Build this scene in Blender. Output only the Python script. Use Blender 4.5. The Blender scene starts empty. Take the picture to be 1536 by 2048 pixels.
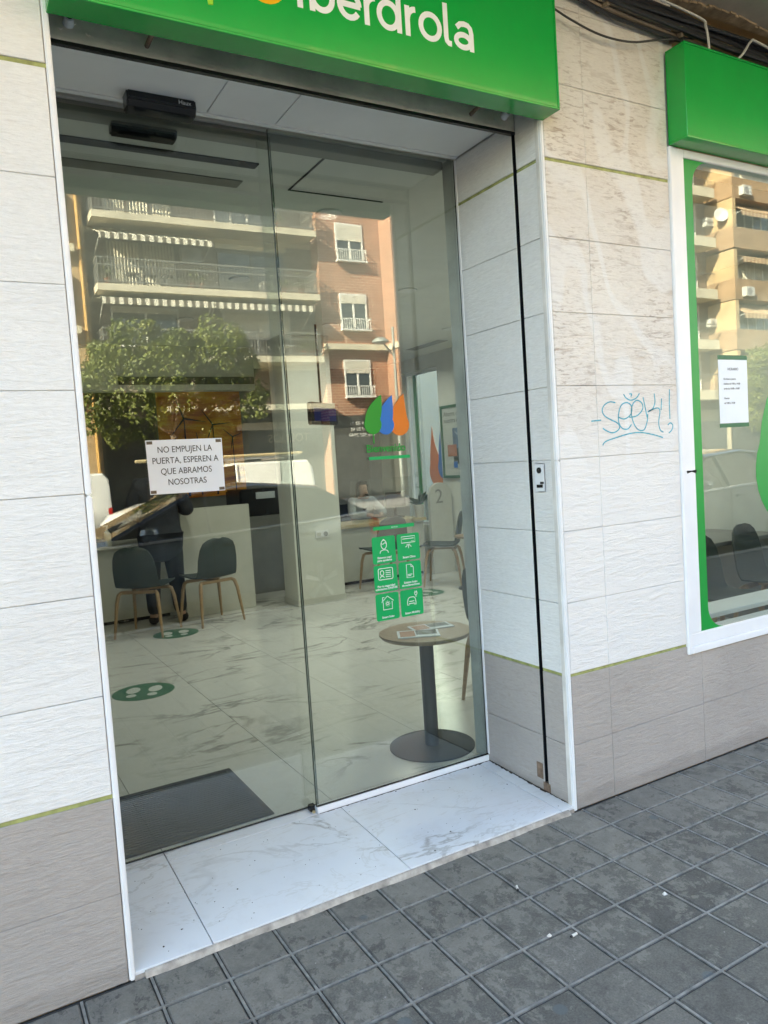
import bpy, bmesh, math, random
from mathutils import Vector, Matrix, Euler
random.seed(7)
R = math.radians
sc = bpy.context.scene
col = sc.collection

# ---------------------------------------------------------------- camera, sky, sun, exposure
cam_d = bpy.data.cameras.new('camera'); cam = bpy.data.objects.new('camera', cam_d); col.objects.link(cam)
cam.location = (-0.3503, -2.3400, 1.4978)
cam.rotation_euler = (R(86.2527), R(3.7464), R(-29.8102))
cam_d.sensor_fit = 'HORIZONTAL'; cam_d.sensor_width = 36.0; cam_d.lens = 35.419
cam_d.clip_start = 0.05; cam_d.clip_end = 500
sc.camera = cam
SUN_TRAVEL = Vector((2.9, -1.3, -1.9)).normalized()
to_sun = -SUN_TRAVEL
elev = math.asin(to_sun.z)
world = bpy.data.worlds.new('World'); sc.world = world; world.use_nodes = True
wn = world.node_tree
sky = wn.nodes.new('ShaderNodeTexSky'); sky.sky_type = 'NISHITA'; sky.sun_disc = False
sky.sun_elevation = elev; sky.sun_rotation = math.atan2(to_sun.x, to_sun.y)
sky.air_density = 1.0; sky.dust_density = 1.2
bg = wn.nodes['Background']; bg.inputs['Strength'].default_value = 0.10
wn.links.new(sky.outputs[0], bg.inputs['Color'])
sun_d = bpy.data.lights.new('sun', 'SUN'); sun_d.energy = 5.0; sun_d.angle = R(0.5); sun_d.color = (1.0, 0.91, 0.76)
sun = bpy.data.objects.new('sun', sun_d); col.objects.link(sun)
sun.rotation_euler = SUN_TRAVEL.to_track_quat('-Z', 'Y').to_euler()
sun.location = (-30, 20, 40)
vs = sc.view_settings
vs.view_transform = 'Standard'; vs.look = 'None'; vs.gamma = 1.0; vs.use_curve_mapping = False
vs.exposure = 3.42
vs.use_white_balance = True; vs.white_balance_temperature = 6850; vs.white_balance_tint = 4
sc.render.engine = 'CYCLES'
cy = sc.cycles
cy.max_bounces = 8; cy.diffuse_bounces = 4; cy.glossy_bounces = 4; cy.transmission_bounces = 6; cy.transparent_max_bounces = 24
cy.caustics_reflective = False; cy.caustics_refractive = False; cy.use_denoising = True; cy.sample_clamp_indirect = 6.0

# ---------------------------------------------------------------- materials
MATS = {}
def nt(name):
    m = bpy.data.materials.new(name); m.use_nodes = True
    t = m.node_tree; b = t.nodes['Principled BSDF']
    MATS[name] = m
    return m, t, b
def N(t, kind, **kw):
    n = t.nodes.new(kind)
    for k, v in kw.items():
        if k.startswith('i_'):
            key = k[2:]; key = int(key) if key.isdigit() else key
            n.inputs[key].default_value = v
        else: setattr(n, k, v)
    return n
def pos(t, scale=(1, 1, 1), obj=False):
    mp = N(t, 'ShaderNodeMapping'); mp.inputs['Scale'].default_value = scale
    if obj: src = N(t, 'ShaderNodeTexCoord').outputs['Object']
    else: src = N(t, 'ShaderNodeNewGeometry').outputs['Position']
    t.links.new(src, mp.inputs['Vector']); return mp.outputs[0]
def ramp(t, fac, stops):
    r = N(t, 'ShaderNodeValToRGB'); e = r.color_ramp.elements
    while len(e) < len(stops): e.new(0.5)
    for el, (p, c) in zip(e, stops):
        el.position = p; el.color = (c[0], c[1], c[2], 1) if not isinstance(c, (int, float)) else (c, c, c, 1)
    t.links.new(fac, r.inputs[0]); return r.outputs[0]
def mixc(t, fac, a, b, mode='MIX'):
    m = N(t, 'ShaderNodeMix', data_type='RGBA', blend_type=mode)
    for inp, v in ((m.inputs[0], fac), (m.inputs[6], a), (m.inputs[7], b)):
        if hasattr(v, 'type') and hasattr(v, 'links'): t.links.new(v, inp)
        elif isinstance(v, (int, float)): inp.default_value = v
        else: inp.default_value = (v[0], v[1], v[2], 1)
    return m.outputs[2]
def noise(t, vec, scale, detail=4, rough=0.55, dist=0.0):
    n = N(t, 'ShaderNodeTexNoise'); n.inputs['Scale'].default_value = scale; n.inputs['Detail'].default_value = detail
    n.inputs['Roughness'].default_value = rough; n.inputs['Distortion'].default_value = dist
    t.links.new(vec, n.inputs['Vector']); return n.outputs[0]
def bump(t, b, h, strength=0.3, dist=0.01):
    n = N(t, 'ShaderNodeBump'); n.inputs['Strength'].default_value = strength; n.inputs['Distance'].default_value = dist
    t.links.new(h, n.inputs['Height']); t.links.new(n.outputs[0], b.inputs['Normal'])
def setb(b, **kw):
    for k, v in kw.items():
        b.inputs[k].default_value = v
def simple(name, c, rough=0.5, metal=0.0, var=0.12, scale=6.0, bmp=0.0, spec=0.5, coat=0.0):
    m, t, b = nt(name)
    setb(b, Roughness=rough, Metallic=metal); b.inputs['Specular IOR Level'].default_value = spec
    if coat: b.inputs['Coat Weight'].default_value = coat
    v = pos(t)
    n = noise(t, v, scale, 5)
    c1 = tuple(max(0, x * (1 - var)) for x in c); c2 = tuple(min(1, x * (1 + var)) for x in c)
    t.links.new(ramp(t, n, [(0.3, c1), (0.7, c2)]), b.inputs['Base Color'])
    if bmp: bump(t, b, noise(t, v, scale * 8, 4), bmp, 0.004)
    return m
def emissive(name, c, s):
    m, t, b = nt(name); setb(b, Roughness=0.4); b.inputs['Base Color'].default_value = (*c, 1)
    b.inputs['Emission Color'].default_value = (*c, 1); b.inputs['Emission Strength'].default_value = s
    return m
def slate(name, base, dark, veinc, veinamt, bd=0.010):
    # stone-look ceramic with split-slate relief
    m, t, b = nt(name); setb(b, Roughness=0.62)
    v0 = pos(t)
    oi = N(t, 'ShaderNodeObjectInfo')
    add = N(t, 'ShaderNodeVectorMath', operation='MULTIPLY_ADD')
    cmb = N(t, 'ShaderNodeCombineXYZ'); t.links.new(oi.outputs['Random'], cmb.inputs[0]); t.links.new(oi.outputs['Random'], cmb.inputs[2])
    t.links.new(cmb.outputs[0], add.inputs[0]); add.inputs[1].default_value = (9, 9, 9); t.links.new(v0, add.inputs[2])
    rot = N(t, 'ShaderNodeMapping'); rot.inputs['Rotation'].default_value = (0, R(-16), 0); rot.inputs['Scale'].default_value = (2.6, 2.6, 13.0)
    t.links.new(add.outputs[0], rot.inputs['Vector'])
    wob = noise(t, v0, 5.0, 3)
    h = noise(t, rot.outputs[0], 2.4, 10, 0.66, 0.9)
    h2 = noise(t, rot.outputs[0], 6.5, 8, 0.66, 0.6)
    hs = N(t, 'ShaderNodeMath', operation='MULTIPLY_ADD'); hs.inputs[1].default_value = 0.5
    t.links.new(h2, hs.inputs[0]); t.links.new(h, hs.inputs[2])
    bump(t, b, hs.outputs[0], 0.9, bd)
    big = noise(t, v0, 1.3, 4)
    c = ramp(t, big, [(0.3, dark), (0.65, base)])
    # thin darker streaks in the low parts of the relief, denser in patches
    v1 = ramp(t, h2, [(0.37, 1.0), (0.47, 0.0)]); v2 = ramp(t, h, [(0.36, 1.0), (0.45, 0.0)])
    pt = ramp(t, noise(t, v0, 3.0, 5, 0.6), [(0.36, 0.12), (0.62, 1.0)])
    sm = N(t, 'ShaderNodeMath', operation='MAXIMUM'); t.links.new(v1, sm.inputs[0]); t.links.new(v2, sm.inputs[1])
    mm = N(t, 'ShaderNodeMath', operation='MULTIPLY'); t.links.new(sm.outputs[0], mm.inputs[0]); t.links.new(pt, mm.inputs[1])
    m3 = N(t, 'ShaderNodeMath', operation='MULTIPLY'); t.links.new(mm.outputs[0], m3.inputs[0]); m3.inputs[1].default_value = veinamt
    c = mixc(t, m3.outputs[0], c, veinc)
    fine = ramp(t, noise(t, rot.outputs[0], 14, 5, 0.6), [(0.3, 0.93), (0.7, 1.05)])
    c = mixc(t, 1.0, c, fine, 'MULTIPLY')
    t.links.new(c, b.inputs['Base Color'])
    return m, t, b
slate('white_slate', (0.74, 0.735, 0.725), (0.69, 0.68, 0.665), (0.50, 0.46, 0.42), 0.18, 0.0065)
# the right pillar: the same tile, with pinkish grime left in the relief and paler swipes where paint was scrubbed off
def scrubbed():
    m, t, b = slate('scrubbed_slate', (0.72, 0.68, 0.63), (0.64, 0.585, 0.53), (0.30, 0.22, 0.17), 0.75, 0.008)
    src = b.inputs['Base Color'].links[0].from_socket
    g = N(t, 'ShaderNodeSeparateXYZ'); t.links.new(pos(t), g.inputs[0])
    hz = N(t, 'ShaderNodeMapRange'); hz.inputs[1].default_value = 1.35; hz.inputs[2].default_value = 1.9
    t.links.new(g.outputs['Z'], hz.inputs[0])
    wv = N(t, 'ShaderNodeTexWave', bands_direction='DIAGONAL'); wv.inputs['Scale'].default_value = 1.1; wv.inputs['Distortion'].default_value = 16
    wv.inputs['Detail'].default_value = 2; wv.inputs['Detail Scale'].default_value = 1.1
    t.links.new(pos(t, (1.6, 1, 0.8)), wv.inputs['Vector'])
    sw = ramp(t, wv.outputs['Fac'], [(0.78, 0.0), (0.95, 0.55)])
    msk = N(t, 'ShaderNodeMath', operation='SUBTRACT', use_clamp=True)
    t.links.new(hz.outputs[0], msk.inputs[0]); t.links.new(sw, msk.inputs[1])
    clean = (0.74, 0.73, 0.72)
    t.links.new(mixc(t, msk.outputs[0], clean, src), b.inputs['Base Color'])
scrubbed()
mg = slate('grey_slate', (0.40, 0.365, 0.34), (0.33, 0.305, 0.285), (0.22, 0.18, 0.15), 0.25, 0.006)
def plinth_dirt():
    m, t, b = mg
    src = b.inputs['Base Color'].links[0].from_socket
    g = N(t, 'ShaderNodeSeparateXYZ'); t.links.new(pos(t), g.inputs[0])
    n = noise(t, pos(t, (1, 1, 0.4)), 9, 7, 0.65)
    a_ = N(t, 'ShaderNodeMath', operation='MULTIPLY_ADD'); a_.inputs[1].default_value = -0.05; t.links.new(n, a_.inputs[0]); t.links.new(g.outputs['Z'], a_.inputs[2])
    f_ = ramp(t, a_.outputs[0], [(0.0, 0.30), (0.03, 0.0)])
    c = mixc(t, f_, src, (0.14, 0.125, 0.11))
    sc_ = ramp(t, noise(t, pos(t, (1.2, 1.2, 5)), 7, 9, 0.7, 1.5), [(0.66, 0.0), (0.72, 0.35)])
    t.links.new(mixc(t, sc_, c, (0.20, 0.18, 0.165)), b.inputs['Base Color'])
plinth_dirt()
def marble(name, rough=0.3, tint=(0.70, 0.71, 0.72), scale=1.0, dirt=0.25, vw=1.0):
    m, t, b = nt(name); setb(b, Roughness=rough)
    v = pos(t); oi = N(t, 'ShaderNodeObjectInfo')
    add = N(t, 'ShaderNodeVectorMath', operation='ADD'); cm = N(t, 'ShaderNodeCombineXYZ')
    ml = N(t, 'ShaderNodeMath', operation='MULTIPLY'); ml.inputs[1].default_value = 17.0
    t.links.new(oi.outputs['Random'], ml.inputs[0]); t.links.new(ml.outputs[0], cm.inputs[0]); t.links.new(ml.outputs[0], cm.inputs[2])
    t.links.new(v, add.inputs[0]); t.links.new(cm.outputs[0], add.inputs[1])
    mp = N(t, 'ShaderNodeMapping'); mp.inputs['Rotation'].default_value = (0, 0, R(35)); mp.inputs['Scale'].default_value = (1.0, 2.4, 1)
    t.links.new(add.outputs[0], mp.inputs['Vector'])
    n1 = noise(t, mp.outputs[0], 0.8 * scale, 7, 0.6, 0.9)
    vein = ramp(t, n1, [(0.5-0.014*vw, 0.0), (0.499, min(1, 0.75*vw)), (0.502, min(1, 0.75*vw)), (0.5+0.014*vw, 0.0)])
    n2 = noise(t, mp.outputs[0], 1.9 * scale, 6, 0.62, 0.6)
    vein2 = ramp(t, n2, [(0.49, 0.0), (0.5, 0.45), (0.51, 0.0)])
    patch = ramp(t, noise(t, v, 1.4, 3), [(0.42, 0.0), (0.6, 1.0)])
    pm = N(t, 'ShaderNodeMath', operation='MULTIPLY'); t.links.new(vein, pm.inputs[0]); t.links.new(patch, pm.inputs[1])
    c = mixc(t, pm.outputs[0], tint, (0.27, 0.26, 0.245))
    c = mixc(t, vein2, c, (0.50, 0.49, 0.47))
    dn = ramp(t, noise(t, v, 9, 8, 0.7), [(0.5, 0.0), (0.78, dirt)])
    c = mixc(t, dn, c, (0.42, 0.39, 0.36))
    sp = N(t, 'ShaderNodeTexVoronoi'); sp.inputs['Scale'].default_value = 14; t.links.new(v, sp.inputs['Vector'])
    spot = ramp(t, sp.outputs['Distance'], [(0.035, dirt * 2.5), (0.055, 0.0)])
    c = mixc(t, spot, c, (0.12, 0.11, 0.10))
    t.links.new(c, b.inputs['Base Color'])
marble('marble_step', 0.38, (0.66, 0.68, 0.71))
marble('marble_floor', 0.16, (0.64, 0.63, 0.60), 1.15, 0.04, 2.0)
def paving():
    m, t, b = nt('paving_concrete'); setb(b, Roughness=0.85); b.inputs['Specular IOR Level'].default_value = 0.3
    v = pos(t); oi = N(t, 'ShaderNodeObjectInfo')
    base = ramp(t, oi.outputs['Random'], [(0.0, (0.095, 0.093, 0.085)), (0.5, (0.120, 0.117, 0.105)), (1.0, (0.150, 0.145, 0.130))])
    fine = ramp(t, noise(t, v, 170, 5, 0.7), [(0.3, 0.68), (0.7, 1.3)])
    mid = ramp(t, noise(t, v, 16, 7, 0.62), [(0.3, 0.82), (0.7, 1.16)])
    c = mixc(t, 1.0, mixc(t, 1.0, base, fine, 'MULTIPLY'), mid, 'MULTIPLY')
    sp = N(t, 'ShaderNodeSeparateXYZ'); t.links.new(v, sp.inputs[0])
    # flaking film of old cement and dirt, thickest close to the wall
    nearw = N(t, 'ShaderNodeMapRange'); nearw.inputs[1].default_value = -1.0; nearw.inputs[2].default_value = -0.15
    nearw.inputs[3].default_value = -0.09; nearw.inputs[4].default_value = 0.075; t.links.new(sp.outputs['Y'], nearw.inputs[0])
    f1 = noise(t, pos(t, (1.0, 0.75, 1)), 15, 14, 0.78, 0.3)
    ad = N(t, 'ShaderNodeMath', operation='ADD'); t.links.new(f1, ad.inputs[0]); t.links.new(nearw.outputs[0], ad.inputs[1])
    film = ramp(t, ad.outputs[0], [(0.50, 0.0), (0.545, 0.50), (0.60, 0.34), (0.9, 0.6)])
    filmc = mixc(t, 1.0, (0.255, 0.245, 0.218), mid, 'MULTIPLY')
    c = mixc(t, film, c, filmc)
    f2 = noise(t, v, 8, 11, 0.7, 0.4)
    darkp = ramp(t, f2, [(0.55, 0.0), (0.64, 0.38), (0.8, 0.55)])
    c = mixc(t, darkp, c, (0.042, 0.041, 0.039))
    vo = N(t, 'ShaderNodeTexVoronoi'); vo.inputs['Scale'].default_value = 3.2; t.links.new(v, vo.inputs['Vector'])
    gum = ramp(t, vo.outputs['Distance'], [(0.055, 0.7), (0.075, 0.0)])
    c = mixc(t, gum, c, (0.10, 0.12, 0.13))
    vo2 = N(t, 'ShaderNodeTexVoronoi'); vo2.inputs['Scale'].default_value = 17; t.links.new(v, vo2.inputs['Vector'])
    fleck = ramp(t, vo2.outputs['Distance'], [(0.025, 0.7), (0.045, 0.0)])
    c = mixc(t, fleck, c, (0.42, 0.41, 0.39))
    t.links.new(c, b.inputs['Base Color'])
    hh = mixc(t, 0.5, film, noise(t, v, 220, 4))
    bump(t, b, hh, 0.4, 0.003)
paving()
simple('mortar', (0.20, 0.20, 0.188), 0.9, var=0.35, scale=30, bmp=0.5)
simple('mortar_dark', (0.04, 0.04, 0.038), 0.95, var=0.3, scale=30)
simple('grime', (0.035, 0.028, 0.022), 0.95, var=0.4, scale=60)
simple('mortar_beige', (0.36, 0.325, 0.285), 0.95, var=0.4, scale=22, bmp=0.7)
simple('white_trim', (0.74, 0.75, 0.77), 0.35, var=0.05)
simple('white_pvc', (0.78, 0.79, 0.82), 0.3, var=0.03)
simple('joint_green', (0.31, 0.33, 0.12), 0.8, var=0.3, scale=25)
simple('tile_backing', (0.62, 0.60, 0.57), 0.9, var=0.2)
simple('sign_green', (0.0, 0.34, 0.045), 0.25, var=0.04, coat=0.4)
simple('vinyl_green', (0.0, 0.27, 0.035), 0.35, var=0.03)
simple('sticker_green', (0.0, 0.36, 0.10), 0.4, var=0.03)
simple('print_white', (0.8, 0.8, 0.8), 0.5, var=0.03)
simple('logo_lime', (0.30, 0.62, 0.03), 0.4, var=0.03)
simple('logo_yellow', (0.85, 0.42, 0.0), 0.4, var=0.03)
simple('logo_orange', (0.78, 0.19, 0.015), 0.4, var=0.03)
simple('logo_blue', (0.02, 0.16, 0.55), 0.4, var=0.03)
simple('lintel_metal', (0.72, 0.68, 0.60), 0.6, var=0.3, scale=5, bmp=0.15)
simple('edge_green', (0.02, 0.035, 0.03), 0.2, var=0.1)
simple('soffit_white', (0.80, 0.81, 0.82), 0.55, var=0.06, scale=2)
simple('black_plastic', (0.012, 0.013, 0.015), 0.25, var=0.1)
simple('black_slot', (0.012, 0.012, 0.012), 0.8, var=0.2)
simple('steel', (0.45, 0.44, 0.42), 0.4, 0.9, var=0.3, scale=40)
simple('rusty_steel', (0.20, 0.14, 0.10), 0.7, 0.4, var=0.5, scale=30)
simple('soffit_plaster', (0.48, 0.42, 0.33), 0.9, var=0.25, scale=3, bmp=0.4)
simple('stained_plaster', (0.40, 0.30, 0.19), 0.95, var=0.5, scale=9, bmp=0.5)
simple('cable_black', (0.018, 0.018, 0.02), 0.5, var=0.3)
simple('cable_white', (0.52, 0.51, 0.48), 0.5, var=0.1)
simple('conduit_tan', (0.22, 0.17, 0.12), 0.7, var=0.3)
simple('marker_blue', (0.09, 0.36, 0.46), 0.6, var=0.35, scale=60)
simple('paper_white', (0.74, 0.78, 0.84), 0.6, var=0.03)
simple('ink', (0.02, 0.02, 0.025), 0.6, var=0.05)
simple('interior_wall', (0.66, 0.66, 0.61), 0.7, var=0.05)
simple('back_grey', (0.20, 0.20, 0.19), 0.7, var=0.08)
simple('interior_ceiling', (0.74, 0.75, 0.72), 0.8, var=0.05)
simple('dark_panel', (0.045, 0.047, 0.045), 0.5, var=0.2)
simple('grey_panel', (0.22, 0.22, 0.21), 0.5, var=0.1)
simple('counter_white', (0.55, 0.54, 0.49), 0.4, var=0.05)
simple('counter_wood', (0.50, 0.40, 0.22), 0.45, var=0.15)
simple('mat_rubber', (0.035, 0.037, 0.038), 0.95, var=0.35, scale=120, bmp=0.8)
simple('shell_green', (0.035, 0.048, 0.045), 0.6, var=0.12)
simple('table_steel', (0.012, 0.022, 0.027), 0.7, var=0.1)
simple('skin', (0.45, 0.26, 0.18), 0.5, var=0.05)
simple('hair_dark', (0.012, 0.010, 0.010), 0.45, var=0.2)
simple('coat_navy', (0.010, 0.013, 0.022), 0.8, var=0.3, scale=20)
simple('cloth_black', (0.009, 0.009, 0.011), 0.85, var=0.3, scale=20)
simple('cloth_grey', (0.42, 0.43, 0.44), 0.85, var=0.15, scale=18)
simple('pot_white', (0.55, 0.53, 0.48), 0.5, var=0.05)
simple('leaf_house', (0.02, 0.065, 0.02), 0.45, var=0.3, scale=18)
simple('clear_acrylic_edge', (0.45, 0.50, 0.50), 0.2, var=0.05)
simple('poster_paper', (0.52, 0.54, 0.50), 0.5, var=0.04)
simple('poster_green', (0.02, 0.12, 0.045), 0.5, var=0.05)
simple('photo_sky', (0.10, 0.17, 0.27), 0.5, var=0.5, scale=6)
simple('photo_field', (0.03, 0.05, 0.03), 0.5, var=0.4, scale=10)
simple('magazine_dark', (0.16, 0.17, 0.17), 0.4, var=0.7, scale=18)
simple('asphalt', (0.055, 0.055, 0.056), 0.9, var=0.3, scale=3, bmp=0.4)
simple('kerb_stone', (0.30, 0.29, 0.27), 0.85, var=0.2, scale=8, bmp=0.3)
simple('far_paving', (0.22, 0.21, 0.20), 0.9, var=0.3, scale=4)
simple('road_paint', (0.65, 0.65, 0.62), 0.7, var=0.2, scale=9)
simple('car_blue', (0.11, 0.15, 0.20), 0.25, 0.3, var=0.05, coat=1.0)
simple('car_grey', (0.09, 0.095, 0.10), 0.22, 0.3, var=0.05, coat=1.0)
simple('car_silver', (0.22, 0.225, 0.23), 0.25, 0.35, var=0.04, coat=1.0)
simple('van_white', (0.78, 0.76, 0.70), 0.28, var=0.03, coat=0.8)
simple('tyre', (0.018, 0.018, 0.019), 0.85, var=0.2)
simple('rim_alloy', (0.22, 0.22, 0.23), 0.4, 0.5, var=0.05)
simple('rim_bright', (0.6, 0.6, 0.6), 0.35, 0.4, var=0.05)
simple('car_glass', (0.012, 0.014, 0.016), 0.04, var=0.05, spec=0.25)
simple('lamp_clear', (0.6, 0.6, 0.6), 0.08, var=0.05, spec=0.9)
simple('lamp_red', (0.45, 0.015, 0.01), 0.15, var=0.05)
simple('trim_dark', (0.02, 0.02, 0.022), 0.6, var=0.1)
simple('stucco_tan', (0.42, 0.30, 0.16), 0.9, var=0.12, scale=1.5, bmp=0.2)
simple('stucco_cream', (0.62, 0.54, 0.38), 0.9, var=0.1, scale=1.0)
simple('slab_cream', (0.56, 0.50, 0.37), 0.85, var=0.1, scale=1.2)
simple('render_white', (0.74, 0.75, 0.74), 0.9, var=0.05, scale=0.8)
simple('render_grey', (0.13, 0.125, 0.11), 0.9, var=0.15, scale=1.2)  # darkened to put shade into the ground-floor shop wall
simple('shop_shade', (0.055, 0.052, 0.045), 0.6, var=0.2, scale=1.5)  # shade on the ground-floor shopfronts, put into a near-black colour
simple('roller_shutter', (0.085, 0.085, 0.078), 0.6, var=0.1)  # darkened so the colour carries the ground-floor shade
simple('frame_white', (0.68, 0.67, 0.62), 0.5, var=0.05)
simple('frame_brown', (0.10, 0.075, 0.05), 0.5, var=0.1)
simple('blind_cream', (0.60, 0.56, 0.46), 0.6, var=0.06)
simple('curtain', (0.58, 0.53, 0.40), 0.9, var=0.15, scale=5)
simple('railing_metal', (0.22, 0.21, 0.18), 0.5, 0.3, var=0.1)
simple('pane_dark', (0.045, 0.05, 0.05), 0.05, var=0.3, scale=0.8, spec=0.8)
simple('pane_sky', (0.09, 0.13, 0.16), 0.05, var=0.3, scale=0.8, spec=0.8)
simple('pipe_ochre', (0.48, 0.28, 0.08), 0.6, var=0.15)
simple('ac_white', (0.48, 0.47, 0.43), 0.5, var=0.05)
simple('shutter_grey', (0.25, 0.25, 0.24), 0.7, var=0.1)
simple('lamp_post', (0.30, 0.31, 0.28), 0.5, 0.3, var=0.1)
simple('terracotta', (0.40, 0.15, 0.07), 0.8, var=0.15)
simple('bark', (0.14, 0.11, 0.08), 0.95, var=0.35, scale=14, bmp=0.7)
simple('butt_paper', (0.62, 0.60, 0.56), 0.8, var=0.15, scale=80)
simple('bin_yellow', (0.65, 0.50, 0.02), 0.5, var=0.05)
simple('sanitizer', (0.62, 0.60, 0.50), 0.3, var=0.05)
simple('screen_blue', (0.004, 0.008, 0.09), 0.15, var=0.1)
def wood():
    m, t, b = nt('ash_wood'); setb(b, Roughness=0.5)
    v = pos(t, (2, 2, 14)); n = noise(t, v, 5, 5, 0.6, 0.8)
    t.links.new(ramp(t, n, [(0.3, (0.30, 0.19, 0.10)), (0.7, (0.42, 0.28, 0.155))]), b.inputs['Base Color'])
    m, t, b = nt('table_wood'); setb(b, Roughness=0.4)
    v = pos(t, (14, 2.0, 2)); n = noise(t, v, 5, 6, 0.6, 1.0)
    t.links.new(ramp(t, n, [(0.3, (0.26, 0.18, 0.11)), (0.7, (0.40, 0.29, 0.19))]), b.inputs['Base Color'])
wood()
def brick(name, c1, c2, mort, scale=1.0):
    m, t, b = nt(name); setb(b, Roughness=0.9)
    g = N(t, 'ShaderNodeNewGeometry'); s = N(t, 'ShaderNodeSeparateXYZ'); t.links.new(g.outputs['Position'], s.inputs[0])
    a = N(t, 'ShaderNodeMath', operation='ADD'); t.links.new(s.outputs['X'], a.inputs[0]); t.links.new(s.outputs['Y'], a.inputs[1])
    cb = N(t, 'ShaderNodeCombineXYZ'); t.links.new(a.outputs[0], cb.inputs[0]); t.links.new(s.outputs['Z'], cb.inputs[1])
    bt = N(t, 'ShaderNodeTexBrick'); t.links.new(cb.outputs[0], bt.inputs['Vector'])
    bt.inputs['Scale'].default_value = 1.0; bt.inputs['Brick Width'].default_value = 0.26 * scale; bt.inputs['Row Height'].default_value = 0.085 * scale
    bt.inputs['Mortar Size'].default_value = 0.018; bt.inputs['Bias'].default_value = 0.1
    bt.inputs['Color1'].default_value = (*c1, 1); bt.inputs['Color2'].default_value = (*c2, 1); bt.inputs['Mortar'].default_value = (*mort, 1)
    n = ramp(t, noise(t, g.outputs['Position'], 1.2, 5), [(0.3, 0.8), (0.7, 1.15)])
    t.links.new(mixc(t, 1.0, bt.outputs['Color'], n, 'MULTIPLY'), b.inputs['Base Color'])
    bump(t, b, bt.outputs['Fac'], -0.4, 0.01)
brick('brick_red', (0.36, 0.145, 0.075), (0.28, 0.11, 0.06), (0.50, 0.38, 0.27), 1.45)
brick('brick_brown', (0.20, 0.14, 0.09), (0.16, 0.11, 0.075), (0.24, 0.19, 0.14))
brick('brick_tan', (0.30, 0.18, 0.09), (0.25, 0.145, 0.07), (0.34, 0.26, 0.17), 1.25)
def striped(name, a, b_, scale):
    m, t, b = nt(name); setb(b, Roughness=0.9)
    w = N(t, 'ShaderNodeTexWave', bands_direction='X'); w.inputs['Scale'].default_value = scale
    t.links.new(pos(t), w.inputs['Vector'])
    t.links.new(ramp(t, w.outputs['Fac'], [(0.48, a), (0.52, b_)]), b.inputs['Base Color'])
striped('awning_cream', (0.68, 0.63, 0.50), (0.13, 0.11, 0.08), 0.95)
striped('awning_tan', (0.55, 0.42, 0.25), (0.28, 0.15, 0.08), 0.9)
def foliage(name, cols):
    m, t, b = nt(name); setb(b, Roughness=0.55)
    v = pos(t); n = noise(t, v, 0.9, 3); n2 = noise(t, v, 40, 2)
    c = ramp(t, n2, [(0.25, cols[0]), (0.5, cols[1]), (0.75, cols[2])])
    c = mixc(t, 0.4, c, ramp(t, n, [(0.3, cols[0]), (0.7, cols[2])]))
    t.links.new(c, b.inputs['Base Color'])
    tr = N(t, 'ShaderNodeBsdfTranslucent'); tr.inputs[0].default_value = (0.12, 0.17, 0.02, 1)
    mx = N(t, 'ShaderNodeMixShader'); mx.inputs[0].default_value = 0.25
    o = t.nodes['Material Output']; t.links.new(b.outputs[0], mx.inputs[1]); t.links.new(tr.outputs[0], mx.inputs[2]); t.links.new(mx.outputs[0], o.inputs[0])
foliage('foliage', [(0.06, 0.085, 0.012), (0.12, 0.145, 0.02), (0.22, 0.22, 0.045)])
def poster_sunset():
    m, t, b = nt('poster_sunset'); setb(b, Roughness=0.4)
    v = pos(t, (0.7, 1, 4.0)); n = noise(t, v, 2.4, 7, 0.6, 0.4)
    t.links.new(ramp(t, n, [(0.30, (0.22, 0.05, 0.012)), (0.44, (0.62, 0.19, 0.015)), (0.57, (0.85, 0.36, 0.02)), (0.72, (0.9, 0.62, 0.14))]), b.inputs['Base Color'])
poster_sunset()
def glass(name, tint, f0, dust=0.02):
    m = bpy.data.materials.new(name); m.use_nodes = True; MATS[name] = m
    t = m.node_tree; t.nodes.remove(t.nodes['Principled BSDF'])
    tr = N(t, 'ShaderNodeBsdfTransparent'); tr.inputs[0].default_value = (*tint, 1)
    gl = N(t, 'ShaderNodeBsdfGlossy'); gl.inputs['Roughness'].default_value = 0.0; gl.inputs[0].default_value = (1, 1, 1, 1)
    lw = N(t, 'ShaderNodeLayerWeight'); lw.inputs['Blend'].default_value = 0.5
    p = N(t, 'ShaderNodeMath', operation='POWER'); p.inputs[1].default_value = 5.0; t.links.new(lw.outputs['Facing'], p.inputs[0])
    f = N(t, 'ShaderNodeMath', operation='MULTIPLY_ADD'); f.inputs[1].default_value = 1 - f0; f.inputs[2].default_value = f0; t.links.new(p.outputs[0], f.inputs[0])
    mx = N(t, 'ShaderNodeMixShader'); t.links.new(f.outputs[0], mx.inputs[0]); t.links.new(tr.outputs[0], mx.inputs[1]); t.links.new(gl.outputs[0], mx.inputs[2])
    # faint wiped smears and dust
    df = N(t, 'ShaderNodeBsdfDiffuse'); df.inputs[0].default_value = (0.6, 0.6, 0.58, 1)
    sm = noise(t, pos(t, (6, 6, 1.6)), 1.6, 8, 0.7, 1.2)
    fac = ramp(t, sm, [(0.50, 0.0), (0.75, dust)])
    m2 = N(t, 'ShaderNodeMixShader'); t.links.new(fac, m2.inputs[0]); t.links.new(mx.outputs[0], m2.inputs[1]); t.links.new(df.outputs[0], m2.inputs[2])
    t.links.new(m2.outputs[0], t.nodes['Material Output'].inputs[0])
glass('clear_glass', (0.775, 0.825, 0.81), 0.080, 0.006)
glass('thin_acrylic', (0.95, 0.965, 0.965), 0.03, 0.005)
def translucent_vinyl(name, c, a):
    m, t, b = nt(name); b.inputs['Base Color'].default_value = (*c, 1); setb(b, Roughness=0.4); b.inputs['Alpha'].default_value = a
translucent_vinyl('film_green', (0.02, 0.33, 0.03), 0.78)
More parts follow.
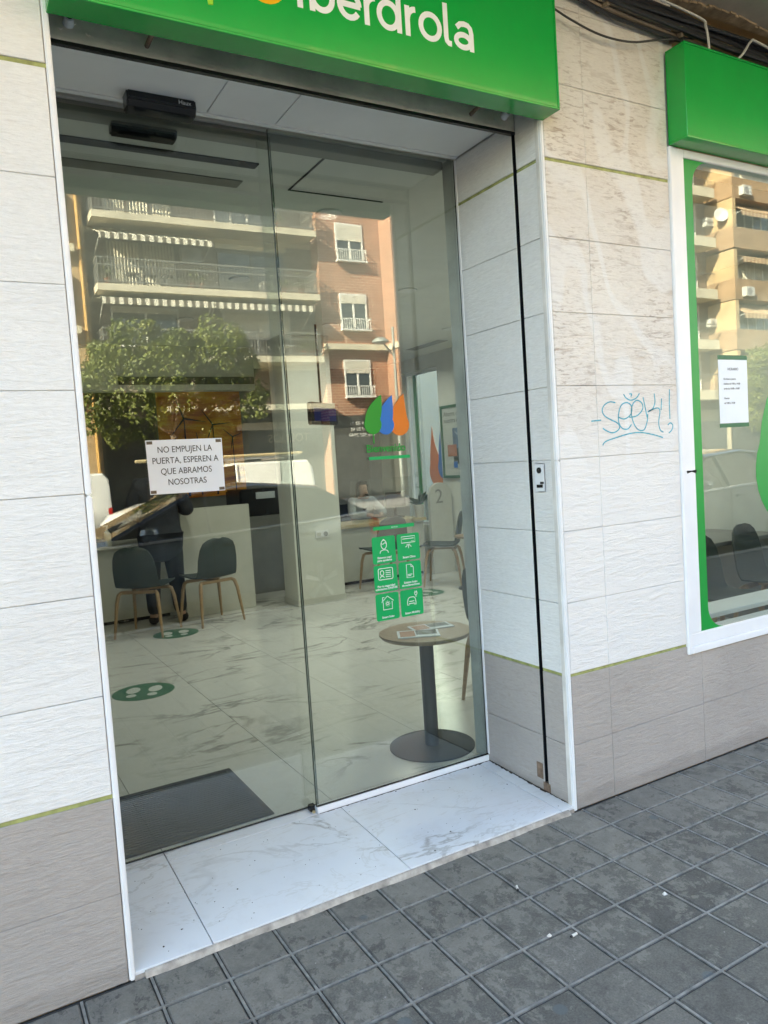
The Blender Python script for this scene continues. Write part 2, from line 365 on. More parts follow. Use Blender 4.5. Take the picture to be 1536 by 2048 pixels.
translucent_vinyl('film_blue', (0.02, 0.18, 0.60), 0.78)
translucent_vinyl('film_orange', (0.80, 0.22, 0.02), 0.78)
emissive('downlight_glow', (1.0, 0.93, 0.78), 0.9)

# ---------------------------------------------------------------- mesh helpers
class MB:
    def __init__(s): s.v = []; s.f = []
    def add(s, vs, fs):
        o = len(s.v); s.v += [tuple(p) for p in vs]; s.f += [tuple(i + o for i in f) for f in fs]; return s
    def box(s, x0, x1, y0, y1, z0, z1):
        x0, x1 = min(x0, x1), max(x0, x1); y0, y1 = min(y0, y1), max(y0, y1); z0, z1 = min(z0, z1), max(z0, z1)
        return s.add([(x0,y0,z0),(x1,y0,z0),(x1,y1,z0),(x0,y1,z0),(x0,y0,z1),(x1,y0,z1),(x1,y1,z1),(x0,y1,z1)],
                     [(3,2,1,0),(4,5,6,7),(0,1,5,4),(1,2,6,5),(2,3,7,6),(3,0,4,7)])
    def cyl(s, a, b, r0, r1=None, n=12, cap=True):
        r1 = r0 if r1 is None else r1
        a, b = Vector(a), Vector(b); d = (b - a).normalized()
        u = d.orthogonal().normalized(); w = d.cross(u)
        vs = []
        for i in range(n):
            q = u * math.cos(2*math.pi*i/n) + w * math.sin(2*math.pi*i/n)
            vs += [a + q*r0, b + q*r1]
        fs = [(2*i, 2*((i+1) % n), 2*((i+1) % n)+1, 2*i+1) for i in range(n)]
        if cap: fs += [tuple(2*i for i in range(n))[::-1], tuple(2*i+1 for i in range(n))]
        return s.add(vs, fs)
    def tube(s, pts, r, n=8, sm=0):
        pts = [Vector(p) for p in pts]
        if sm:
            q = []
            for i in range(len(pts)-1):
                p0, p1, p2, p3 = pts[max(i-1, 0)], pts[i], pts[i+1], pts[min(i+2, len(pts)-1)]
                for k in range(sm):
                    t_ = k/sm; q.append(0.5*(2*p1 + (p2-p0)*t_ + (2*p0-5*p1+4*p2-p3)*t_*t_ + (3*p1-p0-3*p2+p3)*t_**3))
            pts = q + [pts[-1]]
        rs = r if isinstance(r, (list, tuple)) else [r]*len(pts)
        vs = []; u = None
        for i, p in enumerate(pts):
            d = (pts[min(i+1, len(pts)-1)] - pts[max(i-1, 0)]).normalized()
            if u is None: u = d.orthogonal().normalized()
            u = (u - d*u.dot(d)).normalized(); w = d.cross(u)
            vs += [p + (u*math.cos(2*math.pi*k/n) + w*math.sin(2*math.pi*k/n))*rs[i] for k in range(n)]
        fs = []
        for i in range(len(pts)-1):
            for k in range(n):
                fs.append((i*n+k, i*n+(k+1) % n, (i+1)*n+(k+1) % n, (i+1)*n+k))
        fs += [tuple(range(n))[::-1], tuple((len(pts)-1)*n+k for k in range(n))]
        return s.add(vs, fs)
    def lathe(s, prof, c=(0,0,0), n=24):
        vs = []; m = len(prof)
        for i in range(n):
            a = 2*math.pi*i/n
            vs += [(c[0]+r*math.cos(a), c[1]+r*math.sin(a), c[2]+z) for r, z in prof]
        fs = []
        for i in range(n):
            for j in range(m-1):
                fs.append((i*m+j, ((i+1) % n)*m+j, ((i+1) % n)*m+j+1, i*m+j+1))
        fs += [tuple(i*m for i in range(n))[::-1], tuple(i*m+m-1 for i in range(n))]
        return s.add(vs, fs)
    def prism_xz(s, poly, y0, y1):
        # polygon in (x, z), counter-clockwise seen from -Y; y0 front (nearer -Y), y1 back
        n = len(poly)
        return s.add([(x, y0, z) for x, z in poly] + [(x, y1, z) for x, z in poly],
                     [tuple(range(n)), tuple(range(2*n-1, n-1, -1))] + [(i, i+n, (i+1) % n + n, (i+1) % n) for i in range(n)])
    def prism_xy(s, poly, z0, z1):
        n = len(poly)
        return s.add([(x, y, z0) for x, y in poly] + [(x, y, z1) for x, y in poly],
                     [tuple(range(n))[::-1], tuple(range(n, 2*n))] + [(i, (i+1) % n, (i+1) % n + n, i+n) for i in range(n)])
    def ribbon_xz(s, pts, w, y, th=0.0006, closed=False):
        # flat painted stroke on a plane facing -Y
        P = [Vector((p[0], p[1])) for p in pts]; n = len(P)
        L = []
        for i in range(n):
            a = P[(i-1) % n] if (closed or i > 0) else P[i]; b = P[(i+1) % n] if (closed or i < n-1) else P[i]
            d = (b - a); d = d.normalized() if d.length > 1e-9 else Vector((1, 0))
            L.append((P[i] + Vector((-d.y, d.x))*w/2, P[i] - Vector((-d.y, d.x))*w/2))
        m = n if closed else n-1
        for i in range(m):
            a, b = L[i]; c, d = L[(i+1) % n]
            s.add([(b.x, y, b.y), (d.x, y, d.y), (c.x, y, c.y), (a.x, y, a.y), (b.x, y+th, b.y), (d.x, y+th, d.y), (c.x, y+th, c.y), (a.x, y+th, a.y)],
                  [(0,1,2,3), (7,6,5,4), (0,4,5,1), (1,5,6,2), (2,6,7,3), (3,7,4,0)])
        return s
    def build(s, name, mat, parent=None, local=False, bevel=0.0, smooth=False, seg=2):
        me = bpy.data.meshes.new(name)
        off = Vector((0, 0, 0))
        if not local:
            if parent is not None: off = wloc(parent)
            elif s.v:
                xs = [p[0] for p in s.v]; ys = [p[1] for p in s.v]; zs = [p[2] for p in s.v]
                off = Vector(((min(xs)+max(xs))/2, (min(ys)+max(ys))/2, min(zs)))
        me.from_pydata([(p[0]-off.x, p[1]-off.y, p[2]-off.z) for p in s.v], [], s.f)
        bm = bmesh.new(); bm.from_mesh(me); bmesh.ops.recalc_face_normals(bm, faces=bm.faces)
        if bevel:
            bmesh.ops.bevel(bm, geom=[e for e in bm.edges if len(e.link_faces) == 2 and e.calc_face_angle(0) > 0.6], offset=bevel, segments=seg, affect='EDGES', clamp_overlap=True)
        if smooth:
            for f in bm.faces: f.smooth = True
        bm.to_mesh(me); bm.free(); me.update()
        if smooth:
            try: me.set_sharp_from_angle(angle=R(40))
            except Exception: pass
        me.materials.append(MATS[mat])
        o = bpy.data.objects.new(name, me); col.objects.link(o)
        if parent is not None: o.parent = parent
        elif not local: o.location = off
        return o
def wloc(o):
    l = Vector((0, 0, 0))
    while o is not None: l += Vector(o.location); o = o.parent
    return l
def tag(o, label=None, cat=None, group=None, kind=None):
    if label: o['label'] = label
    if cat: o['category'] = cat
    if group: o['group'] = group
    if kind: o['kind'] = kind
    return o
def thing(name, loc, label, cat, group=None, rz=0.0):
    o = bpy.data.objects.new(name, None); col.objects.link(o); o.location = loc; o.rotation_euler = (0, 0, rz)
    o.empty_display_size = 0.1
    return tag(o, label, cat, group)
def copy_tree(o, parent=None):
    c = o.copy(); col.objects.link(c); c.parent = parent
    for ch in [k for k in bpy.data.objects if k.parent == o]: copy_tree(ch, c)
    return c
def text(name, body, size, mat, parent, loc, face='-Y', ext=0.0006, align='LEFT', bold=0.0, local=False, tilt=0.0, spacing=1.0, xs=1.0):
    cu = bpy.data.curves.new(name, 'FONT'); cu.body = body; cu.size = size; cu.extrude = ext; cu.align_x = align; cu.offset = bold
    cu.space_character = spacing; cu.resolution_u = 6
    tmp = bpy.data.objects.new(name, cu); col.objects.link(tmp)
    bpy.context.view_layer.update()
    me = bpy.data.meshes.new_from_object(tmp.evaluated_get(bpy.context.evaluated_depsgraph_get()))
    bpy.data.objects.remove(tmp); bpy.data.curves.remove(cu)
    rot = {'-Y': Euler((R(90), 0, 0)), '+Y': Euler((R(90), 0, R(180))), '-X': Euler((R(90), 0, R(-90))), '+X': Euler((R(90), 0, R(90))), 'Z': Euler((0, 0, 0))}[face].to_matrix().to_4x4()
    me.transform(rot @ Matrix.Rotation(tilt, 4, 'Z') @ Matrix.Diagonal((xs, 1, 1, 1)))
    off = Vector(loc) - (Vector((0, 0, 0)) if local or parent is None else wloc(parent))
    me.transform(Matrix.Translation(off))
    me.materials.clear(); me.materials.append(MATS[mat]); me.name = name
    o = bpy.data.objects.new(name, me); col.objects.link(o)
    if parent is not None: o.parent = parent
    return o
def rrect(x0, x1, z0, z1, r, n=6):
    out = []
    for cx, cz, a0 in ((x1-r, z0+r, -90), (x1-r, z1-r, 0), (x0+r, z1-r, 90), (x0+r, z0+r, 180)):
        for k in range(n+1):
            a = R(a0 + 90*k/n); out.append((cx + r*math.cos(a), cz + r*math.sin(a)))
    return out
def circ(cx, cz, rx, rz, n=24, a0=0.0, a1=360.0):
    full = abs(a1-a0) >= 360
    m = n if full else n+1
    return [(cx + rx*math.cos(R(a0+(a1-a0)*k/n)), cz + rz*math.sin(R(a0+(a1-a0)*k/n))) for k in range(m)]
def drop(cx, cz, r, h, lean=0.25, n=20):
    # water-drop outline: round below, pointed above, the tip leaning over
    pts = []
    for k in range(n+1):
        a = R(150 + 240*k/n); pts.append((cx + r*math.cos(a), cz + r*math.sin(a)))
    tip = (cx + lean*r*2, cz + h)
    a, b = pts[-1], pts[0]
    for k in range(1, 6):
        t_ = k/6; pts.append((a[0]*(1-t_)**2 + 2*t_*(1-t_)*(tip[0]+r*0.10) + tip[0]*t_*t_, a[1]*(1-t_)**2 + 2*t_*(1-t_)*(cz+h*0.42) + tip[1]*t_*t_))
    pts.append(tip)
    for k in range(1, 6):
        t_ = k/6; pts.append((tip[0]*(1-t_)**2 + 2*t_*(1-t_)*(cx-r*0.75) + b[0]*t_*t_, tip[1]*(1-t_)**2 + 2*t_*(1-t_)*(cz+h*0.62) + b[1]*t_*t_))
    return pts
def skin(name, joints, edges, mat, parent, sub=2):
    ks = list(joints); idx = {k: i for i, k in enumerate(ks)}
    me = bpy.data.meshes.new(name)
    me.from_pydata([joints[k][0] for k in ks], [(idx[a], idx[b]) for a, b in edges], [])
    o = bpy.data.objects.new(name, me); col.objects.link(o); o.parent = parent
    m = o.modifiers.new('skin', 'SKIN'); m.use_smooth_shade = True
    pass
    for i, k in enumerate(ks):
        r = joints[k][1]; me.skin_vertices[0].data[i].radius = r if isinstance(r, tuple) else (r, r)
    me.skin_vertices[0].data[0].use_root = True
    s = o.modifiers.new('sub', 'SUBSURF'); s.levels = sub; s.render_levels = sub
    me.materials.append(MATS[mat]); return o

# ================================================================ GEOMETRY CONSTANTS (metres)
W = 1.805          # width of the entrance
D = 0.585          # depth of the reveal to the fixed glass
DS = 0.650         # sliding leaf
ZB = 0.557         # top of the grey plinth
ROW = 0.30; G = 0.012
ZU = ZB + 7*ROW + G
ZS = -0.022        # pavement
ZF = 0.018         # shop floor
ZC = 2.90          # shop ceiling
XR = 5.30          # right inner wall
YB = 7.60          # back inner wall
ROAD = -0.15

# ================================================================ THE SETTING
# pavement: mortar bed, one object for each paving tile in view, plain sheet beyond
pav = MB().box(-20, 40, -4.05, 0.010, -0.30, ZS-0.006).build('pavement', 'mortar_dark'); tag(pav, 'grey square-tiled pavement in front of the shop entrance', None, None, 'structure')
random.seed(3)
tm = MB().box(-0.0925, 0.0925, -0.0925, 0.0925, -0.010, 0.0).build('paving_tile', 'paving_concrete', local=True, bevel=0.006, seg=1)
tmesh = tm.data; bpy.data.objects.remove(tm)
em = MB().box(-0.0925, 0.0925, -0.0775, 0.0775, -0.010, 0.0).build('paving_tile', 'paving_concrete', local=True, bevel=0.006, seg=1)
emesh = em.data; bpy.data.objects.remove(em)
pav_loc = Vector(pav.location)
rb = MB()
for i in range(-12, 45): rb.box(1.045+0.2*i-0.0038, 1.045+0.2*i+0.0038, -4.04, -0.004, ZS-0.008, ZS-0.0008)
for j in range(0, 20): rb.box(-2.0, 10.0, -0.165-0.2*j-0.0038, -0.165-0.2*j+0.0038, ZS-0.008, ZS-0.0004)
tag(rb.build('mortar_ribs', 'mortar', pav), kind='stuff')
cnt = 0
for j in range(0, 12):
    for i in range(-7, 20):
        if cnt >= 298: break
        x = 1.045 + 0.2*i + 0.1
        y = -0.165 - 0.2*j + 0.1
        if j >= 6 and (i < 0 or i > 12): continue
        if j >= 8: continue
        o = bpy.data.objects.new('paving_tile', emesh if j == 0 else tmesh); col.objects.link(o); o.parent = pav
        yy = (-0.165 - 0.004)/2 if j == 0 else y
        o.location = Vector((x, yy, ZS + random.uniform(-0.0008, 0.0012))) - pav_loc
        o.rotation_euler = (random.uniform(-0.007, 0.007), random.uniform(-0.007, 0.007), random.uniform(-0.008, 0.008) + (math.pi/2*random.randrange(4) if j else 0))
        cnt += 1
far = MB()
for j in range(0, 20):
    for i in range(-30, 100):
        inb = (j < 6 and -7 <= i < 20) or (6 <= j < 8 and 0 <= i <= 12)
        if inb: continue
        x = 1.045 + 0.2*i + 0.1; y = -0.165 - 0.2*j + 0.1
        if j == 0: far.box(x-0.0925, x+0.0925, -0.162, -0.006, ZS-0.01, ZS)
        else: far.box(x-0.0925, x+0.0925, y-0.0925, y+0.0925, ZS-0.01, ZS)
tag(far.build('paving_tiles_beyond', 'paving_concrete', pav), kind='stuff')
kerb = MB()
for i in range(-20, 40): kerb.box(i*1.0+0.004, i*1.0+0.996, -4.20, -4.052, -0.30, ZS)
tag(kerb.build('kerb', 'kerb_stone', bevel=0.012), 'pale stone kerb along the pavement edge', None, None, 'structure')
tag(MB().box(-60, 110, -20.0, -4.2, -0.4, ROAD).build('road', 'asphalt'), 'asphalt street between the shop and the houses opposite', None, None, 'structure')
tag(MB().box(-60, 110, -29.5, -20.15, -0.3, -0.03).build('far_pavement', 'far_paving'), 'pavement across the street', None, None, 'structure')
tag(MB().box(-60, 110, -20.15, -20.0, -0.3, -0.02).build('far_kerb', 'kerb_stone'), 'kerb across the street', None, None, 'structure')
tag(MB().box(-150, 200, -160, 120, -0.9, -0.45).build('ground', 'asphalt'), 'ground below the town', None, None, 'structure')
mk = MB()
for i in range(-8, 20): mk.box(i*4.5, i*4.5+2.0, -10.35, -10.25, ROAD+0.002, ROAD+0.006)
tag(mk.build('lane_marking', 'road_paint'), 'white dashed lane marking on the street', None, None, 'structure')
tag(MB().box(5.6, 18.5, -3.95, 40, -0.3, -0.10).build('side_street', 'asphalt'), 'side street to the right of the shop', None, None, 'structure')

# entrance step: marble slabs rising slightly towards the glass
step = MB().box(0.0, W, 0.0, 0.70, -0.2, -0.012).build('entrance_step', 'mortar_beige'); tag(step, 'white marble entrance step between the pillars', None, None, 'structure')
def slab(x0, x1, y0, y1, z0, z1, mat='marble_step', parent=step, name='marble_slab', g=0.0015):
    m = MB(); x0 += g; x1 -= g; y0 += g; y1 -= g; t_ = 0.012
    m.add([(x0,y0,z0-t_),(x1,y0,z0-t_),(x1,y1,z1-t_),(x0,y1,z1-t_),(x0,y0,z0),(x1,y0,z0),(x1,y1,z1),(x0,y1,z1)],
          [(3,2,1,0),(4,5,6,7),(0,1,5,4),(1,2,6,5),(2,3,7,6),(3,0,4,7)])
    return m.build(name, mat, parent, bevel=0.0012, seg=1)
XJ = [0.0, 0.245, 0.99, 1.735, W]
for a, b_ in zip(XJ[:-1], XJ[1:]):
    slab(a, b_, 0.0, 0.575, 0.0, ZF)
for a, b_ in zip([0.0, 0.245, 0.94], [0.245, 0.94, 0.94]):
    if b_ > a: slab(a, b_, 0.575, 0.655, ZF, ZF)
random.seed(11)
lip = MB()
xs = [0.03 + 0.03*i for i in range(60)]
for i in range(len(xs)-1):
    if xs[i+1] > W-0.02: break
    d0 = 0.018 + 0.003*math.sin(i*0.45) + random.uniform(-0.0008, 0.0008)
    lip.add([(xs[i], -d0, ZS+0.001), (xs[i+1], -d0, ZS+0.001), (xs[i+1], -0.001, ZS+0.001), (xs[i], -0.001, ZS+0.001),
             (xs[i], -d0*0.5, -0.006), (xs[i+1], -d0*0.5, -0.006), (xs[i+1], -0.001, -0.004), (xs[i], -0.001, -0.004)],
            [(0,1,5,4),(4,5,6,7),(1,2,6,5),(3,0,4,7)])
lip.build('mortar_lip', 'mortar_beige', step)
gm = MB(); random.seed(13)
y_ = 0.05
while y_ < 0.57:
    d_ = random.uniform(0.002, 0.011) * (0.4 if y_ < 0.15 else 1.0); zz_ = ZF*y_/0.575
    gm.box(W-0.003-d_, W-0.002, y_, y_+0.012, zz_-0.004, zz_+random.uniform(0.001, 0.003)); y_ += 0.0115
x_ = 0.89
while x_ < W-0.02:
    d_ = random.uniform(0.001, 0.006) * (2.0 if x_ > 1.65 else 1.0); zz_ = ZF*0.97
    gm.box(x_, x_+0.012, D-0.0115-d_, D-0.0112, zz_-0.004, zz_+0.0016); x_ += 0.0115
gm.build('grime', 'grime', step)
random.seed(29)
dt = MB()
for k in range(70):
    x_, y_ = random.uniform(0.03, W-0.05), random.uniform(0.02, 0.56); r_ = random.choice((0.0012, 0.0016, 0.002, 0.0035)); zz_ = ZF*y_/0.575
    dt.prism_xy([(x_+r_*random.uniform(0.5, 1.3)*math.cos(q_), y_+r_*random.uniform(0.5, 1.3)*math.sin(q_)) for q_ in (0, 1.2, 2.5, 3.7, 5.0)], zz_, zz_+0.0012)
tag(dt.build('grit', 'grime', step), kind='stuff')
# shop floor of large marble-look tiles
floor = MB().box(-3.0, XR, 0.66, YB, -0.25, ZF-0.014).build('shop_floor', 'mortar'); tag(floor, 'white marble-look tiled floor inside the shop', None, None, 'structure')
gx = [0.99 + 0.745*k for k in range(-3, 7)]
gy = [0.66] + [0.66 + 1.15*k for k in range(1, 7)]
for i in range(len(gx)-1):
    for j in range(len(gy)-1):
        x0, x1 = gx[i], min(gx[i+1], XR-0.005); y0, y1 = gy[j], min(gy[j+1], YB)
        if x1 - x0 < 0.03: continue
        slab(x0, x1, y0, y1, ZF, ZF, 'marble_floor', floor, 'floor_tile', 0.0012)
for a, b_ in zip(gx[4:-1], gx[5:]):
    slab(max(a, W+0.25), min(b_, XR-0.005), 0.22, 0.66, ZF, ZF, 'marble_floor', floor, 'floor_tile', 0.0012)
slab(0.94, W, 0.60, 0.66, ZF, ZF, 'marble_floor', floor, 'floor_tile', 0.0012)
# shop ceiling, inner walls
ceil = MB().box(-3.0, XR, 0.66, YB, ZC, ZC+0.15).build('ceiling', 'interior_ceiling'); tag(ceil, 'pale flat shop ceiling', None, None, 'structure')
MB().box(1.25, 1.26, 0.69, 1.25, ZC-0.004, ZC-0.001).build('hatch_joint', 'black_slot', ceil)
MB().box(1.25, 1.80, 1.24, 1.25, ZC-0.004, ZC-0.001).build('hatch_joint', 'black_slot', ceil)
wb = MB().box(-3.0, XR+0.25, YB, YB+0.2, -0.1, 3.2).build('wall_back', 'back_grey'); tag(wb, 'back wall of the shop', None, None, 'structure')
wl = MB().box(-3.2, -3.0, 0.25, YB, -0.1, 3.2).build('wall_left', 'interior_wall'); tag(wl, 'left inner wall of the shop', None, None, 'structure')
wr = MB()
wr.box(XR, XR+0.25, 0.25, 5.98, -0.1, 3.2); wr.box(XR, XR+0.25, 6.86, YB, -0.1, 3.2)
wr.box(XR, XR+0.25, 5.98, 6.86, -0.1, 0.60); wr.box(XR, XR+0.25, 5.98, 6.86, 2.72, 3.2)
tag(wr.build('wall_right', 'interior_wall'), 'right inner wall of the shop with a side window', None, None, 'structure')

# ================================================================ OUR OWN BUILDING
own = thing('shop_building', (-4, 4, 0), 'tan apartment building over the shop, its soffit above the signs', 'building')
up = MB()
up.box(-14, 5.55, 0.005, 40.0, 3.46, 14.0); up.box(-14, 5.54, YB+0.21, 40.0, -0.2, 3.46)
up.box(-14, -0.62, 0.02, 0.25, -0.2, 3.46)
up.box(W+0.05, 2.55, 0.03, 0.25, -0.2, 3.46); up.box(-0.62, -0.05, 0.03, 0.25, -0.2, 3.46)
up.box(2.55, 5.55, 0.03, 0.22, -0.2, 0.50); up.box(2.55, 5.55, 0.08, 0.25, 2.88, 3.46); up.box(5.2, 5.55, 0.03, 0.25, 0.5, 2.88)
up.box(-0.02, W+0.02, 0.19, 0.60, 2.91, 3.46)
up.build('upper_wall', 'stucco_tan', own)
MB().box(-14, 5.55, -1.15, 0.004, 3.46, 3.64).build('overhang', 'soffit_plaster', own)
random.seed(5)
sp = MB(); x = 1.7
while x < 5.4:
    x2 = x + random.uniform(0.015, 0.04); d = 0.035 + 0.018*math.sin(x*7) + random.uniform(-0.006, 0.006)
    sp.box(x, x2, -d-0.005, 0.004, 3.448+random.uniform(0, 0.004), 3.459); x = x2
sp.build('stained_edge', 'stained_plaster', own)
for k in range(1, 4):
    MB().box(-14, 5.55, -1.15, 0.004, 3.46+3.0*k, 3.62+3.0*k).build('balcony_slab', 'slab_cream', own)

# ---- tiled pillars
def tile(parent, x0, x1, z0, z1, mat, y=0.0, th=0.012, bev=0.0018):
    y += random.uniform(-0.0007, 0.0007); g_ = random.uniform(0.0006, 0.0010)
    return MB().box(x0+0.0003, x1-0.0003, y, y+th, z0+g_, z1-g_).build('tile', mat, parent, bevel=bev, seg=1)
pl = thing('tiled_pillar', (-0.3, 0.1, ZS), 'white tiled pillar with grey plinth left of the entrance', 'pillar')
pr = thing('tiled_pillar', (2.2, 0.1, ZS), 'white tiled pillar with blue graffiti between entrance and window', 'pillar')
for P, x0, x1 in ((pl, -0.62, -0.016), (pr, W+0.016, 2.62)):
    MB().box(x0-0.02, x1, 0.011, 0.03, ZS, 3.45).build('wall_backing', 'tile_backing', P)
def rows():
    out = [(ZS+0.001, ZB-0.30, 'b'), (ZB-0.30, ZB-G/2, 'b')]
    for k in range(7): out.append((ZB+G/2+k*ROW, ZB+G/2+(k+1)*ROW, 'w'))
    z = ZU + G/2
    while z < 3.44:
        out.append((z, min(z+ROW, 3.45), 'w')); z += ROW
    return out
for z0, z1, k in rows():
    tile(pl, -0.62, -0.018, z0, z1, 'white_slate' if k == 'w' else 'grey_slate')
    wm = 'scrubbed_slate' if k == 'w' else 'grey_slate'
    tile(pr, W+0.018, 2.045, z0, z1, wm)
    if k == 'w' or z1 > ZB - 0.05 and False: tile(pr, 2.045, 2.549, z0, z1, wm)
    else:
        tile(pr, 2.045, 2.65, z0, z1 if z1 < 0.3 else z1, wm)
        for a in (2.65, 3.25, 3.85, 4.45):
            tile(pr, a, a+0.6, z0, min(z1, 0.508), wm)
MB().box(-0.62, -0.016, 0.004, 0.012, ZB-G/2, ZB+G/2).build('joint_strip', 'joint_green', pl)
MB().box(-0.62, -0.016, 0.004, 0.012, ZU-G/2, ZU+G/2).build('joint_strip', 'joint_green', pl)
MB().box(W+0.016, 2.549, 0.004, 0.012, ZB-G/2, ZB+G/2).build('joint_strip', 'joint_green', pr)
MB().box(W+0.016, 2.549, 0.004, 0.012, ZU-G/2, ZU+G/2).build('joint_strip', 'joint_green', pr)
# plinth continues under the shop window
MB().box(2.62, 5.55, 0.011, 0.03, ZS, 0.50).build('plinth_backing', 'tile_backing', pr)
# corner trims
for P, x, sgn in ((pl, 0.0, -1), (pr, W, 1)):
    a, b_ = (x-0.016, x+0.002) if sgn < 0 else (x-0.002, x+0.016)
    MB().box(a, b_, -0.004, 0.016, ZS, ZB+0.9).build('corner_trim', 'white_trim', P, bevel=0.004)
    MB().box(a, b_, -0.0035, 0.0155, ZB+0.902, 3.45).build('corner_trim', 'white_trim', P, bevel=0.004)
# reveal faces: tiles running back to the glass, with the slot of the roller shutter
def rtile(parent, x, sgn, y0, y1, z0, z1, mat):
    xa, xb = (x, x+0.012) if sgn > 0 else (x-0.012, x)
    return MB().box(xa, xb, y0+0.001, y1-0.001, z0+0.001, z1-0.001).build('tile', mat, parent, bevel=0.0015, seg=1)
for P, x, sgn in ((pr, W, 1), (pl, 0.0, -1)):
    for z0, z1, k in rows():
        m_ = 'white_slate' if k == 'w' else 'grey_slate'
        if z0 > 2.875: continue
        z0 = max(z0, 0.001) if z0 < 0 else z0
        rtile(P, x, sgn, 0.018, 0.156, z0, min(z1, 3.2), m_)
        rtile(P, x, sgn, 0.179, D+0.02, z0, min(z1, 2.874), m_)
    bx0, bx1 = (x+0.011, x+0.03) if sgn > 0 else (x-0.03, x-0.011)
    MB().box(bx0, bx1, 0.017, 0.156, 0.0, 3.2).build('reveal_backing', 'tile_backing', P)
    MB().box(bx0, bx1, 0.179, 0.70, 0.0, 3.2).build('reveal_backing', 'tile_backing', P)
    for zc in (ZB, ZU):
        jx0, jx1 = (x+0.004, x+0.012) if sgn > 0 else (x-0.012, x-0.004)
        MB().box(jx0, jx1, 0.018, 0.156, zc-G/2, zc+G/2).build('joint_strip', 'joint_green', P)
        MB().box(jx0, jx1, 0.179, D+0.02, zc-G/2, zc+G/2).build('joint_strip', 'joint_green', P)
    sx0, sx1 = (x+0.03, x+0.045) if sgn > 0 else (x-0.045, x-0.03)
    MB().box(sx0, sx1, 0.154, 0.181, 0.0, 3.2).build('shutter_slot', 'black_slot', P)
    gx0, gx1 = (x+0.0025, x+0.03) if sgn > 0 else (x-0.03, x-0.0025)
    MB().box(gx0, gx1, 0.1565, 0.159, 0.03, 3.2).build('shutter_guide', 'black_plastic', P)
    MB().box(gx0, gx1, 0.176, 0.1785, 0.03, 3.2).build('shutter_guide', 'black_plastic', P)
MB().box(W-0.002, W+0.001, 0.186, 0.225, 0.055, 0.125).build('guide_bracket', 'rusty_steel', pr)
MB().box(W-0.002, W+0.012, 0.142, 0.186, 0.003, 0.045).build('rust_stain', 'rusty_steel', pr)
# lock plate of the shutter
lk = thing('lock_plate', (W, 0.10, 1.33), 'worn white key-switch plate on the pillar reveal', 'lock plate')
MB().box(W-0.006, W+0.0005, 0.072, 0.134, 1.33, 1.452).build('plate', 'white_trim', lk, bevel=0.004)
MB().cyl((W-0.010, 0.103, 1.422), (W-0.004, 0.103, 1.422), 0.013, n=14).build('keyhole', 'black_plastic', lk)
MB().box(W-0.009, W-0.004, 0.085, 0.121, 1.349, 1.362).build('slot', 'black_plastic', lk)
MB().box(W-0.0075, W-0.005, 0.078, 0.10, 1.364, 1.374).build('scuff', 'ink', lk)

# ---- lintel with shutter slot, soffit, sensor, sign
lin = thing('lintel', (W/2, 0.17, 2.82), 'grey metal shutter lintel with bolts over the entrance', 'lintel')
MB().box(0.003, W-0.004, 0.150, 0.162, 2.826, 3.40).build('plate', 'lintel_metal', lin)
MB().box(0.003, W-0.004, 0.158, 0.215, 2.874, 2.905).build('shutter_slot', 'black_slot', lin)
MB().box(0.003, W-0.004, 0.146, 0.1635, 2.8135, 2.8255).build('slot_lip', 'black_plastic', lin)
for bx_, bz in ((0.055, 2.865), (0.095, 2.888), (0.135, 2.862), (1.70, 2.862), (1.765, 2.878), (1.735, 2.90)):
    MB().cyl((bx_, 0.1505, bz), (bx_, 0.1445, bz), 0.008, n=8).build('bolt', 'lintel_metal', lin)
for bx_ in (0.078, 1.745):
    MB().lathe([(0.017, 0), (0.016, 0.02), (0.012, 0.034)], (0, 0, 0), 14)
    c_ = MB().cyl((bx_, 0.150, 2.878), (bx_, 0.118, 2.884), 0.017, 0.013, 14).build('cap', 'white_trim', lin, bevel=0.002)
    MB().cyl((bx_, 0.1175, 2.884), (bx_, 0.1155, 2.8845), 0.009, n=12).build('cap_hole', 'black_plastic', lin)
for bx_ in (0.31, 1.58):
    MB().cyl((bx_, 0.152, 2.862), (bx_+0.01, 0.045, 2.885), 0.008, n=10).build('peg', 'rusty_steel', lin)
sof = thing('entrance_soffit', (W/2, 0.4, 2.875), 'white panelled soffit above the glass door', 'soffit')
for a, b_ in ((0.003, 0.62), (0.624, 0.90), (0.904, W-0.004)):
    MB().box(a, b_, 0.216, 0.548, 2.876, 2.905).build('panel', 'soffit_white', sof, bevel=0.001, seg=1)
MB().box(0.003, W-0.004, 0.550, 0.574, 2.872, 2.905).build('edge_profile', 'soffit_white', sof, bevel=0.001, seg=1)
# sensors
def sensor(loc, label, logo):
    s = thing('door_sensor', loc, label, 'sensor')
    x, y, z = loc
    prof = [(y-0.040, z+0.070), (y-0.046, z+0.028), (y-0.030, z), (y+0.028, z), (y+0.030, z+0.070)]
    m = MB(); x0, x1 = x-0.125, x+0.125
    m.add([(x0, a, b_) for a, b_ in prof] + [(x1, a, b_) for a, b_ in prof], [(0,1,2,3,4), (9,8,7,6,5)] + [(i, i+5, (i+1) % 5+5, (i+1) % 5) for i in range(5)])
    m.build('housing', 'black_plastic', s, bevel=0.006)
    MB().box(x-0.10, x+0.10, y-0.034, y-0.012, z-0.001, z+0.003).build('lens', 'car_glass', s)
    if logo: text('logo', 'Haux', 0.022, 'print_white', s, (x+0.058, y-0.0463, z+0.034), '-Y', 0.0003)
    return s
sensor((0.435, 0.515, 2.820), 'black door sensor hanging outside from the soffit above the sliding door', True)
sensor((0.425, 0.745, 2.829), 'black door sensor behind the glass, inside the shop', False)

